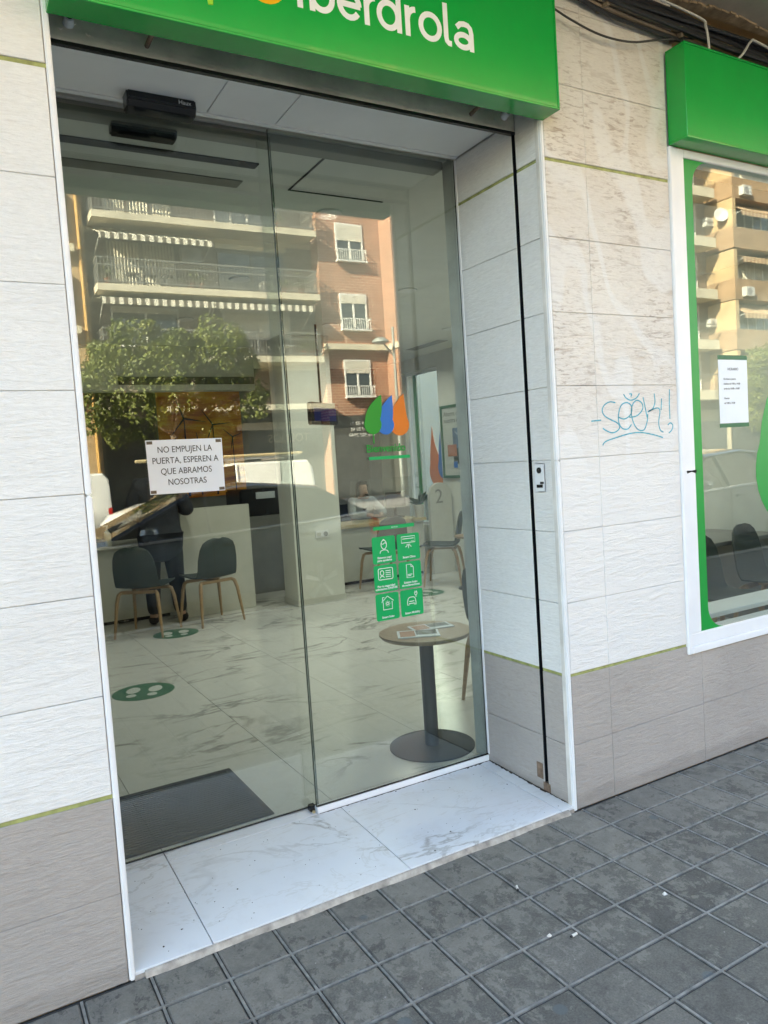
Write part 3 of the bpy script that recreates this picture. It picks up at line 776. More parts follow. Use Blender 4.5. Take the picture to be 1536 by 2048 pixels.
def sign_box(name, label, x0, x1, z0, z1, yf):
    s = thing(name, ((x0+x1)/2, 0, z0), label, 'sign')
    MB().box(x0+0.008, x1-0.008, yf, -0.002, z0+0.008, z1-0.008).build('box', 'sign_green', s, bevel=0.002, seg=1)
    f = MB()
    f.box(x0, x1, yf-0.003, -0.002, z0, z0+0.008); f.box(x0, x1, yf-0.003, -0.002, z1-0.008, z1)
    f.box(x0, x0+0.008, yf-0.003, -0.002, z0+0.0085, z1-0.0085); f.box(x1-0.008, x1, yf-0.003, -0.002, z0+0.0085, z1-0.0085)
    f.build('edge_frame', 'sign_green', s, bevel=0.0015, seg=1)
    return s
sg = sign_box('shop_sign', 'large green shop sign with white lettering above the entrance', -0.004, 1.818, 2.812, 3.42, -0.1)
ZL = 2.945; SW = 0.0190
def arc(cx, cz, rx, rz, a0, a1, n=18): return [(cx+rx*math.cos(R(a0+(a1-a0)*k/n)), cz+rz*math.sin(R(a0+(a1-a0)*k/n))) for k in range(n+1)]
def letter(strokes, close=()):
    m = MB()
    for k, st_ in enumerate(strokes): m.ribbon_xz(st_, SW, -0.1010-0.0003*k, 0.0009, k in close)
    m.build('letter', 'print_white', sg)
h_ = SW/2; cz_ = ZL+0.050; rr_ = 0.050-h_
letter([[(0.7375, ZL), (0.7375, ZL+0.098)], circ(0.7375, ZL+0.128, 0.007, 0.007, 10)], (1,))
letter([[(0.780, ZL), (0.780, ZL+0.145)], circ(0.8155, cz_, 0.0365, rr_, 28)], (1,))
letter([arc(0.915, cz_, 0.036, rr_, 0, 325), [(0.882, cz_), (0.955, cz_)]])
letter([[(0.979, ZL), (0.979, ZL+0.100)], arc(1.012, cz_+0.006, 0.033, 0.036, 90, 175, 10)])
letter([circ(1.0635, cz_, 0.0365, rr_, 28), [(1.104, ZL), (1.104, ZL+0.145)]], (0,))
letter([[(1.1385, ZL), (1.1385, ZL+0.100)], arc(1.172, cz_+0.006, 0.033, 0.036, 90, 175, 10)])
letter([circ(1.2315, cz_, 0.039, rr_, 28)], (0,))
letter([[(1.2975, ZL+0.145), (1.2975, ZL+0.030), (1.3005, ZL+0.016), (1.308, ZL+0.0105), (1.320, ZL+0.010)]])
letter([[(1.408, ZL), (1.408, ZL+0.062), (1.404, ZL+0.079), (1.394, ZL+0.088), (1.378, ZL+0.0905), (1.360, ZL+0.087), (1.345, ZL+0.074)], circ(1.3715, ZL+0.0305, 0.0315, 0.0215, 24)], (1,))
MB().prism_xz(drop(0.622, 3.000, 0.070, 0.26), -0.1012, -0.0999).build('drop', 'logo_yellow', sg)
MB().prism_xz(drop(0.520, 3.020, 0.060, 0.24), -0.1018, -0.0999).build('drop', 'print_white', sg)
MB().prism_xz([(0.436, 2.884), (0.450, 2.886), (0.455, 3.10), (0.415, 3.24), (0.40, 3.06), (0.425, 2.96)], -0.1024, -0.0999).build('drop', 'logo_lime', sg)
sign_box('blank_sign', 'plain green sign box above the shop window', 2.556, 5.2, 2.824, 3.228, -0.1)

# ---- cables along the wall under the overhang
random.seed(21)
cb = thing('cable_bundle', (3.2, -0.05, 3.25), 'sagging bundle of black cables under the overhang', 'cables')
for k in range(9):
    yk = -0.025 - 0.012*(k % 4) - random.uniform(0, 0.01); zk = 3.39 - 0.013*k
    pts = [(1.5 + 0.35*i, yk + random.uniform(-0.006, 0.006), zk + 0.02 + 0.014*math.sin(i*0.9+k) - 0.006*i + (0.03 if i < 2 else 0)) for i in range(12)]
    MB().tube(pts, random.choice((0.007, 0.009, 0.012)), 7, 4).build('cable', 'cable_black', cb, smooth=True)
c2 = thing('conduit', (2.2, -0.03, 3.25), 'tan conduit pipes clipped below the black cables', 'conduit')
MB().tube([(1.5, -0.03, 3.345), (2.1, -0.028, 3.315), (2.7, -0.028, 3.285), (3.6, -0.03, 3.25)], 0.011, 8).build('pipe', 'conduit_tan', c2, smooth=True)
MB().tube([(1.5, -0.052, 3.355), (2.1, -0.05, 3.325), (2.7, -0.05, 3.297), (3.6, -0.05, 3.262)], 0.008, 8).build('pipe', 'conduit_tan', c2, smooth=True)
for xx, zz in ((2.15, 3.32), (2.60, 3.292)):
    MB().box(xx-0.006, xx+0.006, -0.062, 0.004, zz-0.02, zz+0.025).build('clip', 'conduit_tan', c2)
tag(MB().tube([(1.82, -0.03, 3.262), (1.95, -0.04, 3.215), (2.12, -0.045, 3.185), (2.3, -0.045, 3.195), (2.48, -0.04, 3.245), (2.75, -0.035, 3.31)], 0.0045, 6, 6).build('thin_cable', 'cable_black', smooth=True),
    'thin black cable sagging in front of the tiles', 'cable')
tag(MB().tube([(1.9, -0.075, 3.43), (2.3, -0.08, 3.392), (2.68, -0.085, 3.362), (2.73, -0.085, 3.33), (2.755, -0.08, 3.24), (2.76, -0.07, 3.215)], 0.0055, 6, 6).build('white_cable', 'cable_white', smooth=True),
    'white cable dropping to the left of the blank green sign', 'cable')
tag(MB().tube([(2.93, -0.075, 3.215), (2.99, -0.085, 3.27), (3.05, -0.085, 3.335), (3.10, -0.085, 3.342), (3.4, -0.08, 3.31), (3.9, -0.08, 3.27)], 0.0055, 6, 6).build('white_cable', 'cable_white', smooth=True),
    'white cable rising from the top of the blank green sign', 'cable')

# ---- graffiti
gr = thing('graffiti', (2.25, -0.001, 1.5), 'blue marker scrawl with underline on the white pillar', 'graffiti')
ST = {'letter_1': [[(2.154,1.689),(2.122,1.693),(2.089,1.681),(2.074,1.658),(2.086,1.635),(2.122,1.617),(2.158,1.603),(2.174,1.586),(2.16,1.569),(2.127,1.561),(2.091,1.572),(2.073,1.582)]],
 'letter_2': [[(2.169,1.626),(2.206,1.618),(2.245,1.637),(2.252,1.671),(2.225,1.688),(2.191,1.679),(2.172,1.646),(2.169,1.606),(2.189,1.578),(2.222,1.574),(2.247,1.593)]],
 'letter_3': [[(2.235,1.624),(2.283,1.63),(2.319,1.656),(2.318,1.683),(2.288,1.697),(2.26,1.681),(2.248,1.644),(2.262,1.596),(2.289,1.568),(2.324,1.567),(2.345,1.601),(2.352,1.635)]],
 'letter_4': [[(2.326,1.71),(2.339,1.655),(2.347,1.621)],[(2.398,1.726),(2.401,1.688),(2.384,1.658),(2.353,1.645)],[(2.358,1.648),(2.414,1.661),(2.431,1.646),(2.42,1.598),(2.428,1.563),(2.448,1.552)]],
 'mark': [[(2.445,1.703),(2.439,1.65)],[(2.5,1.743),(2.495,1.68),(2.495,1.61)],[(2.479,1.583),(2.497,1.592),(2.512,1.581),(2.505,1.561),(2.484,1.547)]],
 'flourish': [[(2.206,1.725),(2.221,1.708),(2.249,1.698),(2.283,1.707),(2.304,1.727)],[(2.241,1.725),(2.256,1.725),(2.25,1.713)],[(2.008,1.614),(2.065,1.617)]],
 'underline': [[(2.067,1.51),(2.088,1.526),(2.154,1.54),(2.23,1.553),(2.298,1.556),(2.377,1.544),(2.444,1.528)]]}
def smooth_pts(p, n=5):
    out = []
    for i in range(len(p)-1):
        p0 = p[max(i-1, 0)]; p1 = p[i]; p2 = p[i+1]; p3 = p[min(i+2, len(p)-1)]
        for k in range(n):
            t_ = k/n
            out.append(tuple(0.5*((2*p1[j]) + (-p0[j]+p2[j])*t_ + (2*p0[j]-5*p1[j]+4*p2[j]-p3[j])*t_*t_ + (-p0[j]+3*p1[j]-3*p2[j]+p3[j])*t_**3) for j in (0, 1)))
    return out + [p[-1]]
for nm, strokes in ST.items():
    for s_ in strokes: MB().ribbon_xz(smooth_pts(s_) if len(s_) > 2 else s_, 0.0058, -0.0012, 0.0016).build(nm.rstrip('_1234'), 'marker_blue', gr)
# ================================================================ THE GLASS FRONT
fx = thing('fixed_glass_pane', (1.35, D, ZF), 'fixed clear glass pane right of the sliding door, with stickers', 'glass pane')
MB().box(0.885, W-0.004, D, D+0.010, 0.045, 2.872).build('glass', 'clear_glass', fx)
MB().box(0.882, W-0.003, D-0.011, D+0.020, ZF, 0.046).build('bottom_profile', 'white_pvc', fx, bevel=0.002)
MB().box(0.884, W-0.003, D-0.007, D-0.0005, 0.0465, 0.052).build('seal', 'black_plastic', fx)
MB().box(W-0.0035, W+0.001, D-0.012, D-0.001, 0.05, 2.872).build('side_profile', 'white_trim', fx)
MB().box(W-0.008, W-0.004, D-0.0008, D-0.0002, 0.05, 2.872).build('seal', 'black_plastic', fx)
MB().box(0.8825, 0.8845, D+0.001, D+0.009, 0.045, 2.872).build('glass_edge', 'edge_green', fx)
sd = thing('sliding_door', (0.48, DS, ZF), 'clear glass sliding door leaf with a paper notice', 'door')
MB().box(0.004, 0.918, DS, DS+0.010, 0.024, 2.872).build('glass', 'clear_glass', sd)
MB().box(0.9185, 0.9205, DS+0.001, DS+0.009, 0.024, 2.872).build('glass_edge', 'edge_green', sd)
MB().box(0.004, 0.918, DS+0.001, DS+0.009, 0.0195, 0.0235).build('bottom_seal', 'black_plastic', sd)
MB().box(0.862, 0.890, DS-0.045, DS-0.012, ZF, 0.045).build('floor_guide', 'black_plastic', sd, bevel=0.003)
MB().cyl((0.873, DS-0.052, ZF), (0.873, DS-0.052, 0.026), 0.007, n=10).build('guide_screw', 'counter_wood', sd)
hd = MB().box(0.003, W-0.003, 0.672, 0.755, 2.862, 2.899).build('door_operator', 'grey_panel', bevel=0.003)
tag(hd, 'long grey door operator housing above the sliding door, inside', 'door operator')

def on_glass(name, loc, label, cat, group=None): return thing(name, loc, label, cat, group)
YS = D - 0.0015
# six green service stickers (12.2 cm squares on a 12.9 cm grid)
def sticker(col_, row, label, lines, icon):
    x0 = 1.236 + 0.1285*col_; z1 = 1.170 - 0.128*row; x1 = x0+0.119; z0 = z1-0.121
    s = on_glass('service_sticker', ((x0+x1)/2, YS, z0), label, 'sticker', 'green service stickers on the glass')
    MB().prism_xz(rrect(x0, x1, z0, z1, 0.010), YS, YS+0.0008).build('plate', 'sticker_green', s)
    cx = (x0+x1)/2; cz = z0 + 0.072; w = 0.0028; yi = YS-0.0007
    m = MB(); r = lambda p, c=False: m.ribbon_xz([(cx+a, cz+b_) for a, b_ in p], w, yi, 0.0006, c)
    icon(r); m.build('icon', 'print_white', s)
    for k, l in enumerate(lines): text('caption', l, 0.0135, 'print_white', s, (cx, yi, z0+0.010+0.0125*(len(lines)-1-k)), '-Y', 0.0003, 'CENTER', bold=0.0002)
def ic_person(r):
    r(circ(0, 0.012, 0.014, 0.020, 20), True); r([(-0.014, 0.018), (-0.004, 0.014), (0.006, 0.020), (0.014, 0.016)]); r([(-0.005, 0.031), (0, 0.036), (0.005, 0.031)])
    r([(-0.022, -0.026), (-0.018, -0.016), (-0.008, -0.012), (0.008, -0.012), (0.018, -0.016), (0.022, -0.026)])
def ic_clima(r):
    r([(-0.036, 0.008), (0.036, 0.008), (0.036, 0.036), (-0.036, 0.036)], True); r([(-0.030, 0.026), (0.030, 0.026)]); r([(0.018, 0.014), (0.021, 0.014)]); r([(0.025, 0.014), (0.028, 0.014)])
    r([(0, 0.002), (0, -0.018)]); r([(-0.006, 0.002), (-0.008, -0.007), (-0.016, -0.012)]); r([(0.006, 0.002), (0.008, -0.007), (0.016, -0.012)])
def ic_id(r):
    r(rrect(-0.037, 0.037, -0.016, 0.034, 0.007, 4), True); r(circ(-0.018, 0.014, 0.009, 0.011, 14), True); r([(-0.028, -0.008), (-0.025, -0.001), (-0.011, -0.001), (-0.008, -0.008)])
    for zz in (0.022, 0.013, 0.004, -0.005): r([(0.0, zz), (0.027, zz)])
def ic_doc(r):
    r([(-0.018, -0.024), (0.018, -0.024), (0.018, 0.024), (0.006, 0.036), (-0.018, 0.036)], True); r([(0.006, 0.036), (0.006, 0.024), (0.018, 0.024)])
    r([(-0.013, -0.010), (0.011, -0.010)]); r([(-0.013, -0.016), (0.004, -0.016)])
def ic_solar(r):
    r([(-0.022, 0.010), (-0.022, -0.024), (0.024, -0.024), (0.024, 0.010)]); r([(-0.030, 0.010), (0.001, 0.036), (0.032, 0.012)]); r([(-0.024, 0.017), (-0.024, 0.032), (-0.015, 0.032)])
    r(circ(0.001, 0.002, 0.006, 0.006, 12), True)
    for k in range(8): r([(0.001+0.010*math.cos(k*math.pi/4), 0.002+0.010*math.sin(k*math.pi/4)), (0.001+0.013*math.cos(k*math.pi/4), 0.002+0.013*math.sin(k*math.pi/4))])
def ic_car(r):
    r([(-0.024, -0.010), (-0.020, 0.006), (-0.012, 0.013), (0.010, 0.013), (0.018, 0.006), (0.021, -0.010)]); r([(-0.024, -0.010), (-0.024, -0.022), (-0.016, -0.022), (-0.016, -0.016), (0.013, -0.016), (0.013, -0.022), (0.021, -0.022), (0.021, -0.010)])
    r([(-0.014, -0.006), (0.012, -0.006)]); r([(0.016, 0.032), (0.030, 0.032), (0.029, 0.024), (0.023, 0.019), (0.017, 0.024)], True); r([(0.019, 0.033), (0.019, 0.039)]); r([(0.027, 0.033), (0.027, 0.039)]); r([(0.023, 0.018), (0.023, 0.011)])
sticker(0, 0, 'green sticker with a person icon, top left of the six', ['Estamos aquí', 'para ayudarte'], ic_person)
sticker(1, 0, 'green sticker with an air-conditioner icon, top right of the six', ['Smart Clima'], ic_clima)
sticker(0, 1, 'green sticker with an identity card icon', ['Por tu seguridad', 'solicitamos DNI/NIE'], ic_id)
sticker(1, 1, 'green sticker with a document icon', ['Existen hojas', 'de reclamaciones'], ic_doc)
sticker(0, 2, 'green sticker with a house and sun icon', ['Smart Solar'], ic_solar)
sticker(1, 2, 'green sticker with a car and plug icon', ['Smart Mobility'], ic_car)
# welcome film: three drops and the word below, on the inner face of the pane
YI = D - 0.0050
wf = on_glass('welcome_film', (1.35, YI, 1.55), 'green, blue and orange drops with a green welcome word on the glass', 'window sticker')
MB().prism_xz(drop(1.280, 1.668, 0.043, 0.130, 0.58), YI, YI+0.0008).build('drop', 'film_green', wf)
MB().prism_xz([(1.276, 1.64), (1.283, 1.64), (1.282, 1.585), (1.277, 1.583)], YI+0.001, YI+0.0018).build('stem', 'film_green', wf)
MB().prism_xz(drop(1.345, 1.664, 0.043, 0.132, 0.48), YI+0.0012, YI+0.0020).build('drop', 'film_blue', wf)
MB().prism_xz(drop(1.418, 1.664, 0.050, 0.138, 0.30), YI+0.0024, YI+0.0032).build('drop', 'film_orange', wf)
text('word', 'Bienvenido', 0.048, 'vinyl_green', wf, (1.238, YI, 1.546), '-Y', 0.0004, bold=0.0007, xs=0.94)
# acrylic poster holder
ph = on_glass('poster_holder', (1.352, YI, 1.2), 'empty clear poster holder with green bars on the glass', 'poster holder')
MB().box(1.250, 1.458, YI, YI+0.003, 1.207, 1.53).build('sleeve', 'thin_acrylic', ph)
MB().box(1.248, 1.460, YI-0.0008, YI-0.0002, 1.512, 1.526).build('bar', 'sticker_green', ph)
bb = MB().box(1.246, 1.458, YI-0.0008, YI-0.0002, 1.200, 1.216).build('bar', 'sticker_green', ph)
text('lettering', 'iberdrola', 0.009, 'print_white', ph, (1.338, YI-0.0012, 1.205), '-Y', 0.0002)
# paper notice on the inner face of the sliding leaf
YN = DS - 0.0020
pn = on_glass('paper_notice', (0.461, YN, 1.43), 'white printed paper notice taped to the sliding door glass', 'notice')
MB().prism_xz([(0.313, 1.432), (0.611, 1.428), (0.613, 1.640), (0.310, 1.642)], YN, YN+0.0006).build('sheet', 'paper_white', pn)
for k, l in enumerate(['NO EMPUJEN LA', 'PUERTA, ESPEREN A', 'QUE ABRAMOS', 'NOSOTRAS']):
    text('line', l, 0.0345, 'ink', pn, (0.461, YN-0.0008, 1.592-0.0425*k), '-Y', 0.0003, 'CENTER', bold=0.0, xs=0.86)
for (x, z) in ((0.325, 1.632), (0.598, 1.630), (0.326, 1.441), (0.598, 1.437)):
    MB().box(x-0.011, x+0.011, YN-0.0012, YN-0.0002, z-0.006, z+0.006).build('tape', 'frame_brown', pn)

# ---- shop window on the right, flush frame with green vinyl border
sw = thing('shop_window', (3.5, 0, 0.5), 'wide white-framed shop window with green vinyl border', 'window')
def bar(m, x0, x1, y0, y1, z0, z1): m.box(x0, x1, y0, y1, z0, z1)
MB().box(2.551, 2.574, -0.012, 0.06, 0.513, 2.82).build('frame_lip', 'white_pvc', sw, bevel=0.003)
MB().box(2.5745, 2.650, -0.006, 0.075, 0.606, 2.82).build('frame_bar', 'white_pvc', sw, bevel=0.003)
MB().box(2.5745, 5.2, -0.013, 0.06, 0.513, 0.545).build('frame_lip', 'white_pvc', sw, bevel=0.003)
MB().box(2.5745, 5.2, -0.006, 0.075, 0.5455, 0.6055).build('frame_bar', 'white_pvc', sw, bevel=0.003)
MB().box(2.6505, 5.2, -0.006, 0.075, 2.785, 2.82).build('frame_bar', 'white_pvc', sw, bevel=0.003)
MB().box(5.13, 5.2, -0.006, 0.075, 0.606, 2.784).build('frame_bar', 'white_pvc', sw, bevel=0.003)
MB().box(2.651, 5.129, 0.004, 0.012, 0.606, 2.784).build('glass', 'clear_glass', sw)
MB().box(2.555, 2.66, -0.0135, -0.0125, 1.355, 1.375)
# green border with rounded inner corners (on the front of the glass so it reads strong)
bd = MB(); xi, z0i, z1i, rr = 2.712, 0.625, 2.765, 0.11
inner = [(xi, z1i-rr)] + [(xi, z0i+rr)]
outer_l = [(2.6515, 0.607), (2.74, 0.607)]
poly = [(2.6515, 0.607), (xi+rr, 0.607)] + [(xi+rr - rr*math.sin(R(a)), 0.607+rr - rr*math.cos(R(a))) for a in range(0, 91, 10)] + \
       [(xi+rr - rr*math.cos(R(a)), 2.783-rr + rr*math.sin(R(a))) for a in range(0, 91, 10)] + [(2.6515, 2.783)]
bd.prism_xz(poly, 0.0022, 0.0030)
bd.build('vinyl_border', 'vinyl_green', sw)
big = drop(3.40, 1.33, 0.29, 0.75, 0.35)
MB().prism_xz(big, 0.0022, 0.0030).build('vinyl_drop', 'vinyl_green', sw)
hn = on_glass('opening_hours_sheet', (2.96, 0.036, 1.55), 'white opening-hours sheet with green bars on the shop window', 'notice')
MB().box(2.850, 3.066, 0.0022, 0.0029, 1.578, 1.880).build('sheet', 'paper_white', hn)
MB().box(2.848, 3.068, 0.0020, 0.0030, 1.881, 1.902).build('bar', 'poster_green', hn); MB().box(2.848, 3.068, 0.0020, 0.0030, 1.558, 1.577).build('bar', 'poster_green', hn)
text('line', 'HORARIO', 0.018, 'ink', hn, (2.958, 0.0017, 1.830), '-Y', 0.0002, 'CENTER')
for k, l in enumerate(['De lunes a jueves', 'mañana de 9:00 a 14:00', 'tarde de 16:00 a 18:00', '', 'Viernes', 'de 9:00 a 14:00']):
    if l: text('line', l, 0.013, 'ink', hn, (2.885, 0.0017, 1.785-0.023*k), '-Y', 0.0002)
# spider smudge on the frame
sm = MB()
for k in range(9):
    a = random.uniform(-0.5, 0.5) + (math.pi if k % 2 else 0); sm.ribbon_xz([(2.622, 1.365), (2.622+0.034*math.cos(a), 1.365+0.02*math.sin(a))], 0.005, -0.0073, 0.001)
tag(sm.build('dirt_smudge', 'ink'), 'dark smudge on the white window frame', 'smudge')
# inner sill
tag(MB().box(2.56, 5.28, 0.222, 0.42, 0.575, 0.60).build('window_sill', 'soffit_white', bevel=0.003), 'pale sill inside the shop window', 'sill')

# ================================================================ INSIDE THE SHOP
# side window on the right wall with vinyl drops
sdw = thing('side_window', (XR+0.1, 6.4, 0.6), 'side window on the far right wall with coloured vinyl drops', 'window')
MB().box(XR+0.08, XR+0.09, 5.981, 6.859, 0.601, 2.719).build('glass', 'clear_glass', sdw)
f = MB(); f.box(XR+0.05, XR+0.12, 5.98, 6.02, 0.60, 2.72); f.box(XR+0.05, XR+0.12, 6.82, 6.86, 0.60, 2.72); f.box(XR+0.05, XR+0.12, 6.021, 6.819, 0.60, 0.64); f.box(XR+0.05, XR+0.12, 6.021, 6.819, 2.68, 2.72)
f.build('frame', 'white_pvc', sdw)
MB().box(XR+0.076, XR+0.079, 6.62, 6.70, 0.641, 2.679).build('vinyl_edge', 'vinyl_green', sdw)
def yz_prism(m, poly, x0, x1):
    n = len(poly); m.add([(x0, y, z) for y, z in poly] + [(x1, y, z) for y, z in poly], [tuple(range(n)), tuple(range(2*n-1, n-1, -1))] + [(i, i+n, (i+1) % n+n, (i+1) % n) for i in range(n)]); return m
dp = [(6.20 - (x - 0), z) for x, z in drop(0, 1.33, 0.20, 0.62, -0.2)]
yz_prism(MB(), dp, XR+0.072, XR+0.075).build('vinyl_drop', 'logo_orange', sdw)
dp = [(6.02 - (x - 0), z) for x, z in drop(0, 1.38, 0.16, 0.58, -0.1)]
yz_prism(MB(), dp, XR+0.068, XR+0.071).build('vinyl_drop', 'logo_blue', sdw)

# framed poster on the right wall
def yz_quad(name, mat, parent, y0, y1, z0, z1, x0, x1): return MB().box(x0, x1, min(y0, y1), max(y0, y1), z0, z1).build(name, mat, parent)
po = thing('framed_poster', (XR-0.01, 5.6, 1.24), 'green-framed poster with a wind turbine on the right wall', 'poster')
yz_quad('sheet', 'poster_paper', po, 5.19, 5.93, 1.24, 2.18, XR-0.014, XR-0.004)
for (a, b_, c, d) in ((5.19, 5.93, 1.24, 1.275), (5.19, 5.93, 2.145, 2.18), (5.895, 5.93, 1.2755, 2.1445), (5.19, 5.225, 1.2755, 2.1445)):
    yz_quad('frame', 'poster_green', po, a, b_, c, d, XR-0.024, XR-0.003)
yz_quad('photo', 'photo_sky', po, 5.30, 5.68, 1.62, 1.88, XR-0.0165, XR-0.0145); yz_quad('photo', 'photo_field', po, 5.30, 5.68, 1.42, 1.6195, XR-0.0165, XR-0.0145)
t_ = MB(); t_.cyl((XR-0.0175, 5.50, 1.42), (XR-0.0175, 5.505, 1.75), 0.006, 0.004, 6)
for a in (35, 150, 265): t_.cyl((XR-0.0175, 5.505, 1.75), (XR-0.0175, 5.505+0.15*math.cos(R(a)), 1.75+0.15*math.sin(R(a))), 0.006, 0.002, 6)
t_.build('turbine', 'print_white', po)
yz_quad('label', 'terracotta', po, 5.60, 5.80, 1.52, 1.67, XR-0.020, XR-0.018); yz_quad('label', 'logo_blue', po, 5.60, 5.68, 1.37, 1.45, XR-0.020, XR-0.018)
text('line', 'Ahorra con', 0.085, 'dark_panel', po, (XR-0.0155, 5.86, 2.04), '-X', 0.0004)
text('line', 'nuestra energía', 0.085, 'dark_panel', po, (XR-0.0155, 5.86, 1.955), '-X', 0.0004)
text('line', 'iberdrola', 0.05, 'dark_panel', po, (XR-0.0155, 5.50, 1.32), '-X', 0.0004)

# column, bulkhead, counters
cl = thing('column', (3.0, 5.45, ZF), 'cream square column between the two counters', 'column')
MB().box(2.75, 3.31, 5.09, 5.46, ZF, ZC-0.002).build('shaft', 'interior_wall', cl, bevel=0.004)
MB().box(2.742, 3.318, 5.082, 5.468, ZF, 0.09).build('skirting', 'counter_white', cl, bevel=0.003)
so = thing('wall_socket', (3.07, 5.088, 0.73), 'white double socket on the column', 'socket')
MB().box(2.995, 3.15, 5.078, 5.0895, 0.73, 0.81).build('plate', 'white_trim', so, bevel=0.003)
MB().cyl((3.115, 5.0785, 0.77), (3.115, 5.074, 0.77), 0.026, n=16).build('outlet', 'grey_panel', so)
MB().box(3.01, 3.06, 5.0755, 5.0785, 0.75, 0.79).build('blank', 'counter_white', so)
bk = thing('bulkhead', (1.9, 5.95, 2.4), 'dropped pale ceiling bulkhead with a black air grille', 'bulkhead')
MB().box(-2.9, 2.745, 5.90, 6.05, 2.42, ZC-0.002).build('panel', 'interior_wall', bk)
MB().box(1.25, 2.735, 5.885, 5.899, 2.485, 2.565).build('grille', 'black_slot', bk)
for k in range(6): MB().box(1.26, 2.73, 5.880, 5.8845, 2.492+0.0125*k, 2.497+0.0125*k).build('slat', 'grey_panel', bk)
dk = MB().box(-2.9, 1.98, 7.50, 7.58, ZF, 2.60).build('dark_wall_panel', 'dark_panel'); tag(dk, 'dark wall panel behind the left counter', 'wall panel')
ps = thing('sunset_poster', (2.6, 7.58, 1.2), 'large orange sunset poster with wind turbines behind the left counter', 'poster')
MB().box(2.02, 3.14, 7.575, 7.598, 1.20, 2.64).build('print', 'poster_sunset', ps)
for (hx, hz, L_, a0) in ((2.36, 2.24, 0.30, 20), (2.74, 2.15, 0.24, 35), (2.53, 1.92, 0.14, 10), (3.00, 1.98, 0.16, 50), (2.13, 1.90, 0.16, 70)):
    m = MB(); m.cyl((hx, 7.573, 1.22), (hx, 7.573, hz), 0.020*L_/0.4, 0.010*L_/0.4, 6)
    for k in range(3):
        a = R(a0 + 120*k - 30); m.cyl((hx, 7.572, hz), (hx+L_*math.cos(a), 7.572, hz+L_*math.sin(a)), 0.013*L_/0.4+0.004, 0.003, 6)
    m.build('turbine', 'ink', ps)
c1 = thing('reception_counter', (0.4, 6.0, ZF), 'long white reception counter on the left', 'counter')
MB().box(-2.6, 1.62, 5.72, 6.25, 0.06, 0.80).build('front', 'counter_white', c1, bevel=0.004); MB().box(-2.64, 1.66, 5.66, 6.32, 0.80, 0.835).build('top', 'counter_white', c1, bevel=0.004); MB().box(-2.5, 1.55, 5.78, 6.2, ZF, 0.06).build('kick', 'black_plastic', c1)
c3 = thing('side_screen', (2.05, 5.55, ZF), 'tall pale screen panel at the end of the left counter', 'screen')
MB().box(1.665, 2.42, 5.50, 5.56, ZF, 1.15).build('panel', 'counter_white', c3, bevel=0.004)
prn = thing('printer_cabinet', (2.9, 6.6, ZF), 'grey cabinet with a black printer behind the screen', 'cabinet')
MB().box(2.55, 3.25, 6.30, 6.95, ZF, 0.95).build('cabinet', 'grey_panel', prn, bevel=0.004); MB().box(2.62, 3.16, 6.36, 6.9, 0.951, 1.28).build('printer', 'black_plastic', prn, bevel=0.02); MB().box(2.82, 3.06, 6.34, 6.359, 1.16, 1.24).build('display', 'paper_white', prn)
c2_ = thing('reception_counter', (4.3, 6.0, ZF), 'white reception counter with pale wood edge on the right, numbered two', 'counter')
MB().box(3.50, 4.92, 5.93, 6.45, 0.06, 0.72).build('front', 'counter_white', c2_, bevel=0.004); MB().box(3.46, 4.94, 5.88, 6.55, 0.72, 0.76).build('top', 'counter_wood', c2_, bevel=0.004); MB().box(3.55, 4.9, 5.98, 6.4, ZF, 0.06).build('kick', 'black_plastic', c2_)
pll = [(4.945, ZF), (5.28, ZF), (5.28, 0.95)] + [(5.28-0.165+0.165*math.cos(R(a)), 1.03+0.165*math.sin(R(a))) for a in range(0, 181, 15)] + [(4.945, 0.95)]
MB().prism_xz(pll, 5.78, 5.84).build('end_panel', 'counter_white', c2_)
text('number', '2', 0.26, 'grey_panel', c2_, (5.02, 5.778, 0.93), '-Y', 0.001)
# counter screen
tag(MB().box(3.95, 4.85, 6.05, 6.056, 0.762, 1.30).build('counter_screen', 'thin_acrylic'), 'clear acrylic screen standing on the right counter', 'screen')
# things on counters
def bottle(x, y, z, label):
    o = thing('sanitizer_bottle', (x, y, z), label, 'bottle', 'sanitizer bottles')
    MB().lathe([(0.001, 0), (0.035, 0.0), (0.036, 0.01), (0.036, 0.12), (0.016, 0.145), (0.014, 0.16)], (x, y, z), 16).build('body', 'sanitizer', o, smooth=True)
    m = MB(); m.cyl((x, y, z+0.16), (x, y, z+0.20), 0.008, n=8); m.box(x-0.035, x+0.012, y-0.008, y+0.008, z+0.195, z+0.21); m.build('pump', 'print_white', o)
bottle(0.98, 5.75, 0.835, 'pale pump bottle on the left counter'); bottle(3.72, 6.0, 0.76, 'pale pump bottle on the right counter beside the column')
mo = thing('computer_monitor', (4.72, 6.32, 0.76), 'black computer monitor on the right counter', 'monitor')
MB().box(4.60, 4.90, 6.30, 6.33, 0.90, 1.10).build('screen', 'black_plastic', mo, bevel=0.005); MB().cyl((4.75, 6.34, 0.775), (4.75, 6.34, 0.95), 0.02, n=10).build('stand', 'black_plastic', mo); MB().box(4.66, 4.84, 6.26, 6.42, 0.76, 0.775).build('foot', 'black_plastic', mo)
